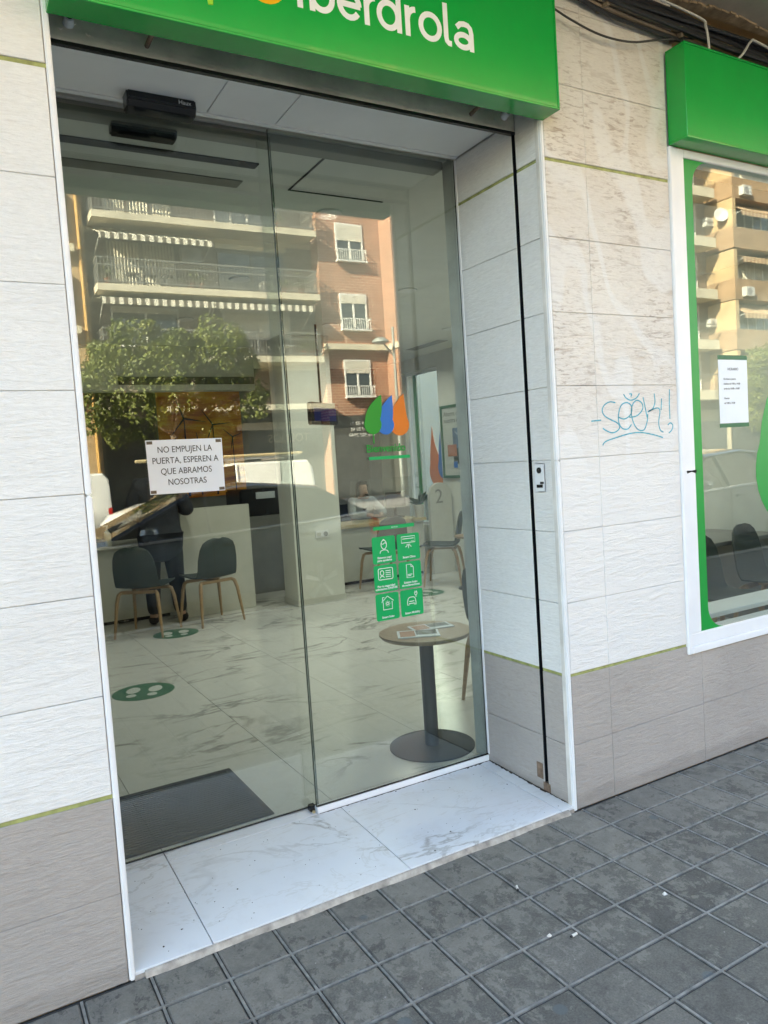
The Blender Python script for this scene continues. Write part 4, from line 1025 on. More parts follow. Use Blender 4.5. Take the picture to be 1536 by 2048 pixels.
# plant
pp = thing('potted_plant', (4.90, 5.98, 0.76), 'leafy green plant in a pale pot on the right counter', 'plant')
MB().lathe([(0.001, 0), (0.055, 0), (0.07, 0.16), (0.062, 0.165), (0.055, 0.12)], (4.90, 5.98, 0.76), 20).build('pot', 'pot_white', pp, smooth=True)
random.seed(9)
for k in range(16):
    a = random.uniform(0, 6.28); l = random.uniform(0.12, 0.26); up_ = random.uniform(0.08, 0.26)
    b0 = Vector((4.90, 5.98, 0.91)); d = Vector((math.cos(a)*l*0.6, math.sin(a)*l*0.6, up_)); s_ = Vector((-math.sin(a), math.cos(a), 0))*0.022
    m = MB(); p1 = b0 + d*0.55; p2 = b0 + d + Vector((math.cos(a)*0.05, math.sin(a)*0.05, -0.05))
    q = Vector((0, 0, 0.0015))
    m.add([b0-s_*0.2, b0+s_*0.2, p1+s_, p2, p1-s_, b0-s_*0.2-q, b0+s_*0.2-q, p1+s_-q, p2-q, p1-s_-q], [(0,1,2,3,4), (9,8,7,6,5), (0,5,6,1), (1,6,7,2), (2,7,8,3), (3,8,9,4), (4,9,5,0)]); m.build('leaf', 'leaf_house', pp)
# hanging ticket display
td = thing('ticket_display', (2.9, 4.5, 1.9), 'black ticket display with blue screen hanging from the ceiling', 'display')
bm_ = MB(); bm_.add([(2.76,4.46,2.14),(3.06,4.46,2.11),(3.03,4.42,1.90),(2.745,4.42,1.915),(2.76,4.56,2.14),(3.06,4.56,2.11),(3.03,4.52,1.90),(2.745,4.52,1.915)], [(3,2,1,0),(4,5,6,7),(0,1,5,4),(1,2,6,5),(2,3,7,6),(3,0,4,7)])
bm_.build('housing', 'black_plastic', td, bevel=0.01)
MB().add([(2.785,4.447,2.085),(3.03,4.447,2.06),(3.01,4.417,1.935),(2.775,4.417,1.945)], [(3,2,1,0)]).build('screen', 'screen_blue', td)
MB().cyl((2.90, 4.52, 2.12), (2.90, 4.52, ZC), 0.012, n=8).build('pole', 'black_plastic', td)
# downlights and air slots
k = 0
for y in (1.5, 3.0, 4.48, 5.96):
    for x in (1.6, 3.04, 4.48):
        if y > 5 and x < 4: continue  # the last row keeps one unseen lamp, added to brighten the counter
        nm = {(0, 0): 'nearest left', (0, 1): 'nearest middle', (0, 2): 'nearest right', (1, 0): 'second row left', (1, 1): 'second row middle', (1, 2): 'second row right', (2, 0): 'third row left', (2, 1): 'third row middle', (2, 2): 'third row right', (3, 2): 'added to light the right counter'}[(int(round((y-1.5)/1.49)), int(round((x-1.6)/1.44)))]
        d = thing('downlight', (x, y, ZC-0.012), 'round recessed ceiling downlight, ' + nm, 'downlight', 'recessed ceiling downlights')
        MB().lathe([(0.055, 0.0), (0.075, 0.0), (0.078, 0.006), (0.075, 0.0115), (0.055, 0.0115)], (x, y, ZC-0.012), 24).build('ring', 'soffit_white', d, smooth=True)
        MB().cyl((x, y, ZC-0.0075), (x, y, ZC-0.0115), 0.054, n=24).build('lens', 'downlight_glow', d)
        ld = bpy.data.lights.new('downlight_lamp', 'AREA'); ld.shape = 'DISK'; ld.size = 0.1; ld.energy = 1.15; ld.color = (1.0, 0.96, 0.88); ld.spread = R(150)
        lo = bpy.data.objects.new('downlight_lamp', ld); col.objects.link(lo); lo.parent = d; lo.location = (0, 0, -0.004)
an = MB().box(0.02, 1.0, 0.985, 1.045, ZC-0.006, ZC-0.0005).build('air_slot', 'black_slot'); tag(an, 'long black linear air slot in the ceiling behind the door', 'air slot')
gg = thing('ceiling_grille', (0.5, 1.26, ZC-0.006), 'perforated grey return grille beside the black air slot', 'grille')
MB().box(0.02, 1.0, 1.21, 1.30, ZC-0.005, ZC-0.0005).build('plate', 'grey_panel', gg)
MB().box(4.78, 4.93, 5.15, 5.88, ZC-0.005, ZC-0.0005).build('air_grille', 'grey_panel'); tag(bpy.data.objects['air_grille'], 'dark rectangular ceiling grille near the right wall', 'grille')
# door mat
dm = thing('door_mat', (0.36, 1.0, ZF), 'charcoal ribbed door mat inside the sliding door', 'mat')
MB().box(-0.60, 0.73, 0.69, 1.30, ZF+0.0005, ZF+0.008).build('base', 'mat_rubber', dm, bevel=0.003)
for k in range(27): MB().box(-0.58, 0.70, 0.715+0.021*k, 0.727+0.021*k, ZF+0.0082, ZF+0.0115).build('rib', 'mat_rubber', dm)
# floor stickers with footprints
def foot_sticker(x, y, rz, label):
    s = thing('floor_sticker', (x, y, ZF+0.0005), label, 'floor sticker', 'green footprint stickers on the floor', rz)
    MB().prism_xy([(0.21*math.cos(R(a)), 0.21*math.sin(R(a))) for a in range(0, 360, 10)], 0.0, 0.0008).build('disc', 'poster_green', s, local=True)
    for sx in (-1, 1):
        sole = [(sx*0.075+0.047*math.cos(R(a)), 0.045+0.075*math.sin(R(a))) for a in range(0, 360, 20)]; heel = [(sx*0.07+0.034*math.cos(R(a)), -0.085+0.035*math.sin(R(a))) for a in range(0, 360, 20)]
        MB().prism_xy(sole, 0.001, 0.0016).build('sole', 'poster_paper', s, local=True); MB().prism_xy(heel, 0.001, 0.0016).build('heel', 'poster_paper', s, local=True)
foot_sticker(0.68, 3.03, R(-20), 'round green footprint sticker nearest the door'); foot_sticker(1.36, 4.80, R(-10), 'round green footprint sticker between the two chairs'); foot_sticker(4.13, 4.74, R(10), 'round green footprint sticker before the right counter')

# tables
def table(x, y, h, r, label):
    o = thing('side_table', (x, y, ZF), label, 'table')
    MB().lathe([(0.001, h-0.022), (r-0.012, h-0.022), (r, h-0.008), (r, h), (0.001, h)], (x, y, 0), 48).build('top', 'table_wood', o, smooth=True)
    MB().cyl((x, y, ZF+0.010), (x, y, h-0.022), 0.036, n=24).build('post', 'table_steel', o, smooth=True)
    MB().lathe([(0.001, 0), (r*0.93, 0), (r*0.93, 0.006), (r*0.90, 0.010), (0.001, 0.012)], (x, y, ZF+0.0003), 48).build('base', 'table_steel', o, smooth=True)
table(1.69, 0.91, 0.622, 0.238, 'small round wooden table with dark steel post behind the glass'); table(4.72, 4.55, 0.62, 0.238, 'round side table by the right wall, mostly hidden')
def mag(name, pts, z, label):
    o = thing('magazine', (1.69, 0.9, z), label, 'magazine')
    MB().prism_xy(pts, z, z+0.004).build('sheets', 'paper_white', o)
    cx = sum(p[0] for p in pts)/4; cy_ = sum(p[1] for p in pts)/4
    sh = lambda a, b_: [(pts[0][0]+(pts[1][0]-pts[0][0])*u+(pts[3][0]-pts[0][0])*v, pts[0][1]+(pts[1][1]-pts[0][1])*u+(pts[3][1]-pts[0][1])*v) for u, v in ((a[0], b_[0]), (a[1], b_[0]), (a[1], b_[1]), (a[0], b_[1]))]
    MB().prism_xy(sh((0.06, 0.42), (0.1, 0.9)), z+0.0041, z+0.0046).build('picture', 'skin', o); MB().prism_xy(sh((0.45, 0.95), (0.3, 0.95)), z+0.0041, z+0.0046).build('picture', 'magazine_dark', o)
def rect(cx, cy_, w, h, a):
    c, s = math.cos(R(a)), math.sin(R(a)); return [(cx+u*c-v*s, cy_+u*s+v*c) for u, v in ((-w/2,-h/2),(w/2,-h/2),(w/2,h/2),(-w/2,h/2))]
mag('m', rect(1.625, 0.875, 0.21, 0.15, -28), 0.623, 'open magazine with photographs nearest the table edge'); mag('m', rect(1.76, 0.965, 0.22, 0.12, -12), 0.623, 'folded leaflet lying behind the magazine')

# chairs: moulded shell on wooden legs
def make_chair():
    c = thing('chair', (0, 0, ZF), 'chair', 'chair', 'dark shell chairs in the shop')
    # shell, facing +Y; profile from seat front edge to top of back
    prof = [(0.235, 0.452), (0.22, 0.466), (0.10, 0.462), (-0.06, 0.452), (-0.16, 0.456), (-0.205, 0.485), (-0.225, 0.545), (-0.24, 0.64), (-0.258, 0.74), (-0.272, 0.80), (-0.280, 0.832), (-0.284, 0.848)]
    hw = [0.175, 0.205, 0.225, 0.225, 0.222, 0.218, 0.215, 0.212, 0.195, 0.165, 0.115, 0.045]
    nu = 8; th = 0.012; top = []; bot = []
    for i, (y, z) in enumerate(prof):
        a = prof[max(i-1, 0)]; b_ = prof[min(i+1, len(prof)-1)]
        ty, tz = b_[0]-a[0], b_[1]-a[1]; l = math.hypot(ty, tz); ny, nz = tz/l, -ty/l
        for k in range(nu+1):
            u = -1+2*k/nu; e = u*u*0.03*(1 if i > 4 else 0.5)
            sy, sz = (-ny, -nz) if True else (ny, nz)
            top.append((u*hw[i], y + (-ny)*(-e) if False else y + sy*(-e)*(-1)*(-1), z + sz*(-e)*(-1)*(-1)))
            bot.append((u*hw[i], top[-1][1] + ny*th, top[-1][2] + nz*th))
    n = len(prof); m = MB(); w = nu+1; V = top+bot; o_ = len(top); F = []
    for i in range(n-1):
        for k in range(nu):
            a = i*w+k; F.append((a, a+1, a+w+1, a+w)); F.append((o_+a, o_+a+w, o_+a+w+1, o_+a+1))
    for i in range(n-1):
        F.append((i*w, (i+1)*w, o_+(i+1)*w, o_+i*w)); a = i*w+nu; F.append((a, o_+a, o_+a+w, a+w))
    for k in range(nu): F.append((k, o_+k, o_+k+1, k+1)); a = (n-1)*w+k; F.append((a, a+1, o_+a+1, o_+a))
    m.add(V, F); m.build('seat_shell', 'shell_green', c, local=True, smooth=True)
    fr = MB(); fr.box(-0.17, 0.17, 0.105, 0.135, 0.405, 0.436); fr.box(-0.17, 0.17, -0.165, -0.135, 0.405, 0.436); fr.box(-0.015, 0.015, -0.134, 0.104, 0.412, 0.436)
    fr.build('seat_frame', 'ash_wood', c, local=True, bevel=0.004)
    for sx in (-1, 1):
        for sy, by in ((1, 0.12), (-1, -0.15)):
            MB().tube([(sx*0.165, by, 0.425), (sx*0.19, by+sy*0.025, 0.405), (sx*0.205, by+sy*0.045, 0.33), (sx*0.235, by+sy*0.085, 0.0)], [0.017, 0.019, 0.018, 0.011], 8).build('leg', 'ash_wood', c, local=True, smooth=True)
    return c
ch0 = make_chair()
CH = [(1.17, 5.04, -37, 'dark shell chair at far left, its back towards the door'), (1.80, 5.10, 13, 'dark shell chair right of the footprint sticker, turned slightly left'),
      (4.00, 5.40, 4, 'dark shell chair behind the green stickers at the right counter'), (4.62, 5.08, 48, 'dark shell chair seen from the side near the right wall'),
      (2.52, 1.22, -80, 'dark shell chair beside the round table, only one leg showing'), (3.95, 0.86, 170, 'dark shell chair with its back to the shop window'),
      (4.72, 0.95, 190, 'second dark shell chair behind the shop window, farther right')]
for i, (x, y, a, lb) in enumerate(CH):
    c = ch0 if i == 0 else copy_tree(ch0)
    c.location = (x, y, ZF); c.rotation_euler = (0, 0, R(a)); c['label'] = lb
tag(MB().box(3.9, 5.25, 1.25, 1.9, 0.72, 0.75).build('desk', 'grey_panel', bevel=0.004), 'grey desk top behind the chairs at the shop window', 'desk')
dd = bpy.data.objects['desk']
for x in (3.95, 5.2):
    MB().box(x-0.025, x+0.025, 1.3, 1.85, ZF, 0.719).build('leg', 'grey_panel', dd)

# ---- people
cu = thing('person', (1.42, 5.36, ZF), 'person in dark navy coat standing at the left counter, seen from behind', 'person')
J = {'pelvis': ((0, 0, 0.92), (0.15, 0.12)), 'waist': ((0, 0.01, 1.08), (0.15, 0.11)), 'chest': ((0, 0.02, 1.28), (0.17, 0.12)), 'neck': ((0, 0.03, 1.45), 0.06), 'jaw': ((0.0, 0.06, 1.53), (0.065, 0.075)), 'head': ((0.0, 0.05, 1.62), (0.078, 0.092)), 'crown': ((0, 0.04, 1.70), (0.05, 0.06)),
     'shl': ((-0.18, 0.01, 1.40), 0.07), 'ell': ((-0.27, 0.06, 1.13), 0.052), 'wrl': ((-0.15, 0.26, 1.04), 0.036), 'hal': ((-0.10, 0.33, 1.06), (0.04, 0.02)),
     'shr': ((0.18, 0.01, 1.40), 0.07), 'elr': ((0.30, -0.02, 1.10), 0.052), 'wrr': ((0.18, 0.20, 1.20), 0.036), 'har': ((0.14, 0.24, 1.27), (0.04, 0.02)),
     'hpl': ((-0.10, 0, 0.86), 0.10), 'knl': ((-0.11, 0.03, 0.50), 0.065), 'anl': ((-0.12, -0.01, 0.09), 0.045), 'tol': ((-0.14, 0.14, 0.04), 0.04),
     'hpr': ((0.10, 0, 0.86), 0.10), 'knr': ((0.12, 0.02, 0.50), 0.065), 'anr': ((0.14, -0.02, 0.09), 0.045), 'tor': ((0.18, 0.12, 0.04), 0.04)}
ED = [('pelvis','waist'),('waist','chest'),('chest','neck'),('neck','jaw'),('jaw','head'),('head','crown'),('chest','shl'),('shl','ell'),('ell','wrl'),('wrl','hal'),('chest','shr'),('shr','elr'),('elr','wrr'),('wrr','har'),('pelvis','hpl'),('hpl','knl'),('knl','anl'),('anl','tol'),('pelvis','hpr'),('hpr','knr'),('knr','anr'),('anr','tor')]
skin('body', J, ED, 'skin', cu)
grow = lambda ks, g: {k: (J[k][0], tuple(a+g for a in J[k][1]) if isinstance(J[k][1], tuple) else J[k][1]+g) for k in ks}
ct = grow(['waist','chest','shl','ell','wrl','shr','elr','wrr'], 0.024); ct['pelvis'] = ((0, 0, 0.92), (0.225, 0.18)); ct['hem'] = ((0.0, 0.0, 0.60), (0.25, 0.20)); ct['waist'] = ((0, 0.01, 1.10), (0.21, 0.165)); ct['chest'] = ((0, 0.02, 1.30), (0.22, 0.165)); ct['coll'] = ((0, 0.02, 1.46), (0.085, 0.085))
skin('coat', {k: ct[k] for k in ['waist','chest','coll','pelvis','hem','shl','ell','wrl','shr','elr','wrr']}, [('waist','chest'),('chest','coll'),('waist','pelvis'),('pelvis','hem'),('chest','shl'),('shl','ell'),('ell','wrl'),('chest','shr'),('shr','elr'),('elr','wrr')], 'coat_navy', cu)
for s_ in 'lr':
    g_ = grow(['hp'+s_, 'kn'+s_, 'an'+s_], 0.022); skin('trouser_leg', g_, [('hp'+s_, 'kn'+s_), ('kn'+s_, 'an'+s_)], 'cloth_black', cu)
    g_ = grow(['an'+s_, 'to'+s_], 0.012); g_['an'+s_] = ((J['an'+s_][0][0], J['an'+s_][0][1]-0.03, 0.055), 0.052); skin('shoe', g_, [('an'+s_, 'to'+s_)], 'cloth_black', cu)
skin('hair', {'a': ((0, 0.01, 1.60), (0.088, 0.085)), 'b': ((0, 0.02, 1.69), (0.075, 0.085)), 'c': ((0, 0.03, 1.725), (0.04, 0.05))}, [('a','b'),('b','c')], 'hair_dark', cu)
def hand(parent, base, d, side, mat='skin'):
    # palm is in the arm skin; five short finger chains
    d = Vector(d).normalized(); s_ = Vector(side).normalized()
    for k, l in enumerate((0.062, 0.072, 0.068, 0.055)):
        p0 = Vector(base) + s_*(0.028 - 0.019*k); p1 = p0 + d*l*0.55; p2 = p1 + d*l*0.4 + Vector((0, 0.0, -0.02))
        skin('finger', {'a': (tuple(p0), 0.009), 'b': (tuple(p1), 0.008), 'c': (tuple(p2), 0.0065)}, [('a','b'),('b','c')], mat, parent, 1)
    p0 = Vector(base) + s_*0.034 - d*0.03; p1 = p0 + s_*0.022 + d*0.025; p2 = p1 + d*0.028
    skin('thumb', {'a': (tuple(p0), 0.0105), 'b': (tuple(p1), 0.0095), 'c': (tuple(p2), 0.0075)}, [('a','b'),('b','c')], mat, parent, 1)
hand(cu, (-0.095, 0.35, 1.06), (0.3, 0.9, -0.2), (1, -0.2, 0)); hand(cu, (0.135, 0.25, 1.29), (-0.3, 0.6, 0.6), (-1, 0.1, 0.2))
cu.rotation_euler = (0, 0, R(-12))
wo = thing('person', (4.49, 6.78, ZF), 'person with long dark hair in a grey top seated at the right counter', 'person')
J2 = {'pelvis': ((0, 0.1, 0.50), (0.15, 0.12)), 'waist': ((0, 0.06, 0.68), (0.12, 0.10)), 'chest': ((0, 0.0, 0.90), (0.145, 0.10)), 'neck': ((0, -0.02, 1.03), 0.045), 'jaw': ((0, -0.055, 1.085), (0.05, 0.062)), 'head': ((0, -0.045, 1.16), (0.068, 0.085)), 'crown': ((0, -0.035, 1.23), (0.045, 0.055)),
      'shl': ((-0.16, 0.0, 0.97), 0.055), 'ell': ((-0.24, -0.14, 0.80), 0.042), 'wrl': ((-0.10, -0.34, 0.80), 0.028), 'hal': ((-0.05, -0.40, 0.795), (0.035, 0.016)),
      'shr': ((0.16, 0.0, 0.97), 0.055), 'elr': ((0.25, -0.14, 0.80), 0.042), 'wrr': ((0.10, -0.34, 0.80), 0.028), 'har': ((0.05, -0.40, 0.795), (0.035, 0.016)),
      'hpl': ((-0.1, 0.05, 0.50), 0.085), 'knl': ((-0.11, -0.32, 0.50), 0.06), 'anl': ((-0.11, -0.30, 0.09), 0.042), 'tol': ((-0.11, -0.42, 0.045), 0.035),
      'hpr': ((0.1, 0.05, 0.50), 0.085), 'knr': ((0.11, -0.32, 0.50), 0.06), 'anr': ((0.11, -0.30, 0.09), 0.042), 'tor': ((0.11, -0.42, 0.045), 0.035)}
skin('body', J2, ED, 'skin', wo)
J = J2
ct = grow(['pelvis','waist','chest','shl','ell','wrl','shr','elr','wrr'], 0.016); ct['coll'] = ((0, -0.01, 1.02), 0.062)
skin('top', {k: ct[k] for k in ['waist','chest','coll','pelvis','shl','ell','wrl','shr','elr','wrr']}, [('waist','chest'),('chest','coll'),('waist','pelvis'),('chest','shl'),('shl','ell'),('ell','wrl'),('chest','shr'),('shr','elr'),('elr','wrr')], 'cloth_grey', wo)
for s_ in 'lr': skin('trouser_leg', grow(['hp'+s_, 'kn'+s_, 'an'+s_], 0.016), [('hp'+s_, 'kn'+s_), ('kn'+s_, 'an'+s_)], 'cloth_black', wo)
hm = MB()
rings = []
for k, (z, rx, ry0, ry1) in enumerate(((1.262, 0.03, -0.06, 0.02), (1.245, 0.066, -0.10, 0.055), (1.20, 0.086, -0.085, 0.075), (1.14, 0.09, -0.035, 0.08), (1.06, 0.094, -0.02, 0.085), (0.97, 0.105, -0.045, 0.09), (0.88, 0.10, -0.06, 0.09), (0.80, 0.075, -0.05, 0.08))):
    rings.append([(rx*math.cos(R(a)), (ry0 if math.sin(R(a)) < 0 else ry1)*abs(math.sin(R(a))) - 0.02, z) for a in range(0, 360, 20)])
V = [p for r_ in rings for p in r_]; n = 18; F = [(i*n+k, i*n+(k+1) % n, (i+1)*n+(k+1) % n, (i+1)*n+k) for i in range(len(rings)-1) for k in range(n)]
# leave the face open: skip front faces of the middle rings
F = [f for f in F if not (f[0]//n in (2, 3, 4, 5) and V[f[0]][1] < -0.028 and abs(V[f[0]][0]) < 0.075)]
hm.add(V, F + [tuple(range(n))]); hm.build('hair', 'hair_dark', wo, local=True, smooth=True)
fc = MB()
for sx in (-1, 1): fc.lathe([(0.0005, -0.005), (0.008, -0.003), (0.011, 0.0), (0.008, 0.003), (0.0005, 0.005)], (sx*0.026, -0.122, 1.155), 10)
fc.build('eyes', 'ink', wo, local=True)
MB().cyl((0, -0.128, 1.15), (0, -0.142, 1.118), 0.006, 0.011, 8).build('nose', 'skin', wo, local=True, bevel=0.003)
MB().box(-0.020, 0.020, -0.122, -0.114, 1.083, 1.092).build('mouth', 'terracotta', wo, local=True, bevel=0.003)
hand(wo, (-0.045, -0.41, 0.795), (0.4, -0.9, -0.05), (1, 0.3, 0)); hand(wo, (0.045, -0.41, 0.795), (-0.4, -0.9, -0.05), (-1, 0.3, 0))
oc = thing('office_chair', (4.49, 6.92, ZF), 'dark office chair behind the right counter', 'chair')
MB().box(4.26, 4.72, 6.72, 7.15, 0.36, 0.41).build('seat', 'cloth_black', oc, bevel=0.015); MB().box(4.28, 4.70, 7.10, 7.15, 0.45, 0.95).build('backrest', 'cloth_black', oc, bevel=0.015); MB().cyl((4.49, 6.94, 0.05), (4.49, 6.94, 0.36), 0.03, n=10).build('post', 'black_plastic', oc)
for k in range(5): MB().cyl((4.49, 6.94, 0.06), (4.49+0.26*math.cos(k*1.2566), 6.94+0.26*math.sin(k*1.2566), 0.035), 0.018, 0.014, 8).build('foot', 'black_plastic', oc)

# litter on the pavement
random.seed(4)
def butt(x, y, a, label):
    o = thing('cigarette_butt', (x, y, ZS), label, 'cigarette butt')
    c, s = math.cos(R(a)), math.sin(R(a))
    MB().cyl((x, y, ZS+0.006), (x+0.022*c, y+0.022*s, ZS+0.0055), 0.0042, n=8).build('paper', 'butt_paper', o)
    MB().cyl((x-0.0005*c, y-0.0005*s, ZS+0.006), (x-0.006*c, y-0.006*s, ZS+0.006), 0.0043, 0.003, 8).build('burnt_end', 'ink', o)
butt(1.205, -0.612, 5, 'cigarette butt with burnt end lying on a paving joint'); butt(1.235, -0.315, 60, 'small pale butt near the step on the pavement')
def scrap(x, y, s, label):
    m = MB(); n = 7; pts = [(x+s*random.uniform(0.6, 1)*math.cos(6.28*k/n), y+s*random.uniform(0.5, 1)*math.sin(6.28*k/n)) for k in range(n)]
    m.add([(a, b_, ZS+0.001) for a, b_ in pts] + [(x, y, ZS+s*0.8)], [tuple(range(n))[::-1]] + [(k, (k+1) % n, n) for k in range(n)])
    tag(m.build('paper_scrap', 'butt_paper'), label, 'litter', 'scraps of litter on the pavement')
scrap(1.155, -0.565, 0.011, 'torn paper scrap beside the cigarette butt'); scrap(1.62, -0.62, 0.012, 'crumpled white scrap in the middle of the pavement, right')
# ================================================================ THE STREET BEHIND THE CAMERA (seen in the glass)
# ---- vehicles
def vehicle(name, label, cat, X, Y, st, glass_from, glass_to, wheels, paint, wr_=0.33, rack=False, van=False, door=None):
    """st: stations (x, w, zbottom, zbelt, zroof, wroof); front at -x; built about (X, Y) on the road"""
    o = thing(name, (X, Y, ROAD), label, cat)
    sec = []
    for (x, w, zb, zt, zr, wrf) in st:
        half = [(w*0.86, zb), (w*0.97, zb+0.10), (w, (zb+zt)/2+0.05), (w*0.985, zt-0.05), (w*0.955, zt), (wrf, zr-0.055), (wrf-0.07, zr-0.012), (wrf*0.5, zr), (0, zr+0.008)]
        sec.append([(x, -a, b_) for a, b_ in half] + [(x, a, b_) for a, b_ in half[::-1][1:]])
    n = len(sec[0]); V = [p for s_ in sec for p in s_]
    body, gls = [], []
    for i in range(len(sec)-1):
        for k in range(n-1):
            f = (i*n+k, i*n+k+1, (i+1)*n+k+1, (i+1)*n+k)
            kk = k if k < 8 else 15-k
            side = kk == 4; top = kk in (5, 6, 7)
            is_g = (side and glass_from <= i < glass_to) or (top and i == glass_from and True) or (top and (not van) and i == glass_to-1)
            (gls if is_g else body).append(f)
    body += [tuple(range(n)), tuple((len(sec)-1)*n+k for k in range(n))[::-1]]
    body += [(i*n, (i+1)*n, (i+1)*n+n-1, i*n+n-1) for i in range(len(sec)-1)]
    MB().add(V, body).build('body', paint, o, local=True, smooth=True)
    MB().add(V, gls).build('windows', 'car_glass', o, local=True)
    for wx in wheels:
        for sy in (-1, 1):
            w = st[len(st)//2][1]
            MB().cyl((wx, sy*(w-0.10), wr_), (wx, sy*(w+0.004), wr_), wr_+0.055, n=28).build('wheel_arch', 'trim_dark', o, local=True)
            wh = MB().cyl((wx, sy*(w-0.19), wr_), (wx, sy*(w+0.012), wr_), wr_, n=28).build('wheel', 'tyre', o, local=True, bevel=0.02)
            rm = MB().cyl((wx, sy*(w+0.0125), wr_), (wx, sy*(w+0.018), wr_), wr_*0.66, n=24)
            r_ = rm.build('rim', 'trim_dark', wh, local=True)
            sp_ = MB()
            for k in range(5):
                a = k*1.2566+0.3; sp_.cyl((wx+0.03*math.cos(a), sy*(w+0.021), wr_+0.03*math.sin(a)), (wx+wr_*0.64*math.cos(a), sy*(w+0.021), wr_+wr_*0.64*math.sin(a)), 0.03, 0.045, 6)
            sp_.lathe([(0.001, 0), (0.05, 0)], (0, 0, 0), 3)
            sp_.build('spokes', 'rim_alloy', wh, local=True)
    # pillars, mirrors, handles, seams, lamps on both flanks
    def at(x):
        for a, b_ in zip(st[:-1], st[1:]):
            if a[0] <= x <= b_[0]:
                t_ = (x-a[0])/(b_[0]-a[0]); return [a[k]*(1-t_)+b_[k]*t_ for k in range(6)]
        return list(st[-1])
    for px in (door or []):
        for sy in (-1, 1):
            s_ = at(px); MB().tube([(px, sy*(s_[1]*0.957), s_[3]), (px+0.02, sy*(s_[5]+0.004), s_[4]-0.055)], 0.028, 6).build('pillar', 'trim_dark' if not van else paint, o, local=True)
            MB().box(px-0.004, px+0.004, sy*(s_[1]-0.004), sy*(s_[1]+0.0025), s_[2]+0.12, s_[3]-0.06).build('door_seam', 'trim_dark', o, local=True)
            MB().box(px+0.10, px+0.28, sy*(s_[1]-0.006), sy*(s_[1]+0.028), s_[3]-0.16, s_[3]-0.125).build('door_handle', 'trim_dark', o, local=True, bevel=0.008)
    mx = st[glass_from][0] + 0.38
    for sy in (-1, 1):
        s_ = at(mx); yb = s_[1]
        MB().lathe([(0.001, -0.07), (0.07, -0.06), (0.10, 0.0), (0.085, 0.055), (0.001, 0.065)], (mx, sy*(yb+0.10), s_[3]+0.08), 16).build('mirror', paint, o, local=True, smooth=True)
        MB().cyl((mx, sy*(yb*0.955), s_[3]+0.005), (mx, sy*(yb+0.06), s_[3]+0.04), 0.025, n=8).build('mirror_arm', 'trim_dark', o, local=True)
        f0 = st[1]; MB().box(f0[0]-0.12, f0[0]+0.22, sy*(f0[1]*0.72), sy*(f0[1]*0.985+0.01), f0[3]-0.20, f0[3]-0.06).build('headlight', 'lamp_clear', o, local=True, bevel=0.02)
        r0 = st[-2]; MB().box(r0[0]-0.05, st[-1][0]+0.012, sy*(r0[1]*0.72), sy*(r0[1]*0.98), r0[3]-0.30, r0[3]-0.10).build('tail_light', 'lamp_red', o, local=True, bevel=0.015)
        s_ = at(0.2); MB().box(st[1][0]+0.5, st[-2][0]-0.4, sy*(s_[1]*0.93), sy*(s_[1]*0.985), s_[2]-0.01, s_[2]+0.09).build('sill', 'trim_dark', o, local=True)
    if not van:
        for sy in (-1, 1):
            MB().tube([(q_[0], sy*(q_[1]*0.985+0.004), q_[3]-0.02) for q_ in st[glass_from:glass_to+1]], 0.014, 6).build('belt_trim', 'rim_bright', o, local=True)
            MB().tube([(q_[0], sy*(q_[5]+0.006), q_[4]-0.05) for q_ in st[glass_from:glass_to+1]], 0.016, 6).build('roof_trim', 'trim_dark', o, local=True)
    gf = st[0]; MB().box(gf[0]-0.012, gf[0]+0.05, -gf[1]*0.7, gf[1]*0.7, gf[2]+0.10, gf[3]-0.12).build('grille', 'trim_dark', o, local=True, bevel=0.01)
    if rack:
        zr = max(s_[4] for s_ in st)
        for px in (-0.3, 0.7, 1.6): MB().box(px-0.02, px+0.02, -0.68, 0.68, zr+0.02, zr+0.07).build('rack_bar', 'steel', o, local=True)
        for sy in (-0.62, 0.62): MB().box(-0.5, 1.9, sy-0.02, sy+0.02, zr+0.07, zr+0.10).build('rack_rail', 'steel', o, local=True)
    return o
SUV = [(-2.15, .66, .34, .62, .66, .55), (-2.02, .80, .24, .76, .82, .66), (-1.30, .88, .20, .92, .99, .76), (-0.95, .90, .20, .97, 1.03, .80), (0.0, .91, .20, 1.00, 1.47, .62), (0.75, .91, .20, 1.02, 1.52, .62), (1.50, .91, .20, 1.06, 1.44, .60), (2.02, .87, .26, 1.09, 1.13, .72), (2.16, .78, .36, .92, .95, .66)]
vehicle('parked_car', 'dark blue hatchback parked at the near kerb, reflected in the door', 'car', 1.95, -5.35, SUV, 3, 7, (-1.32, 1.30), 'car_blue', door=(0.12, 1.0))
vehicle('parked_car', 'silver hatchback parked behind the blue one, reflected in the window', 'car', 9.0, -5.35, SUV, 3, 7, (-1.32, 1.30), 'car_silver', door=(0.12, 1.0))
VAN = [(-2.20, .70, .36, .66, .72, .60), (-2.05, .82, .26, .82, .90, .70), (-1.45, .89, .22, 1.00, 1.08, .78), (-1.15, .90, .22, 1.06, 1.13, .80), (-0.30, .90, .22, 1.08, 1.78, .70), (0.45, .90, .22, 1.08, 1.86, .74), (2.10, .90, .24, 1.10, 1.84, .76), (2.22, .86, .30, 1.08, 1.72, .72)]
vehicle('delivery_van', 'white delivery van with roof rack and pole, reflected behind the notice', 'van', 4.55, -12.9, VAN, 3, 5, (-1.40, 1.35), 'van_white', rack=True, van=True, door=(0.45,))
vehicle('delivery_van', 'second white delivery van at the far left of the reflection', 'van', 0.72, -16.2, VAN, 3, 5, (-1.40, 1.35), 'van_white', van=True, door=(0.45,))
tag(MB().cyl((2.95, -12.35, 1.845), (6.6, -12.35, 1.845), 0.035, n=10).build('wooden_pole', 'counter_wood'), 'long wooden pole lying on the roof rack of the van', 'pole')
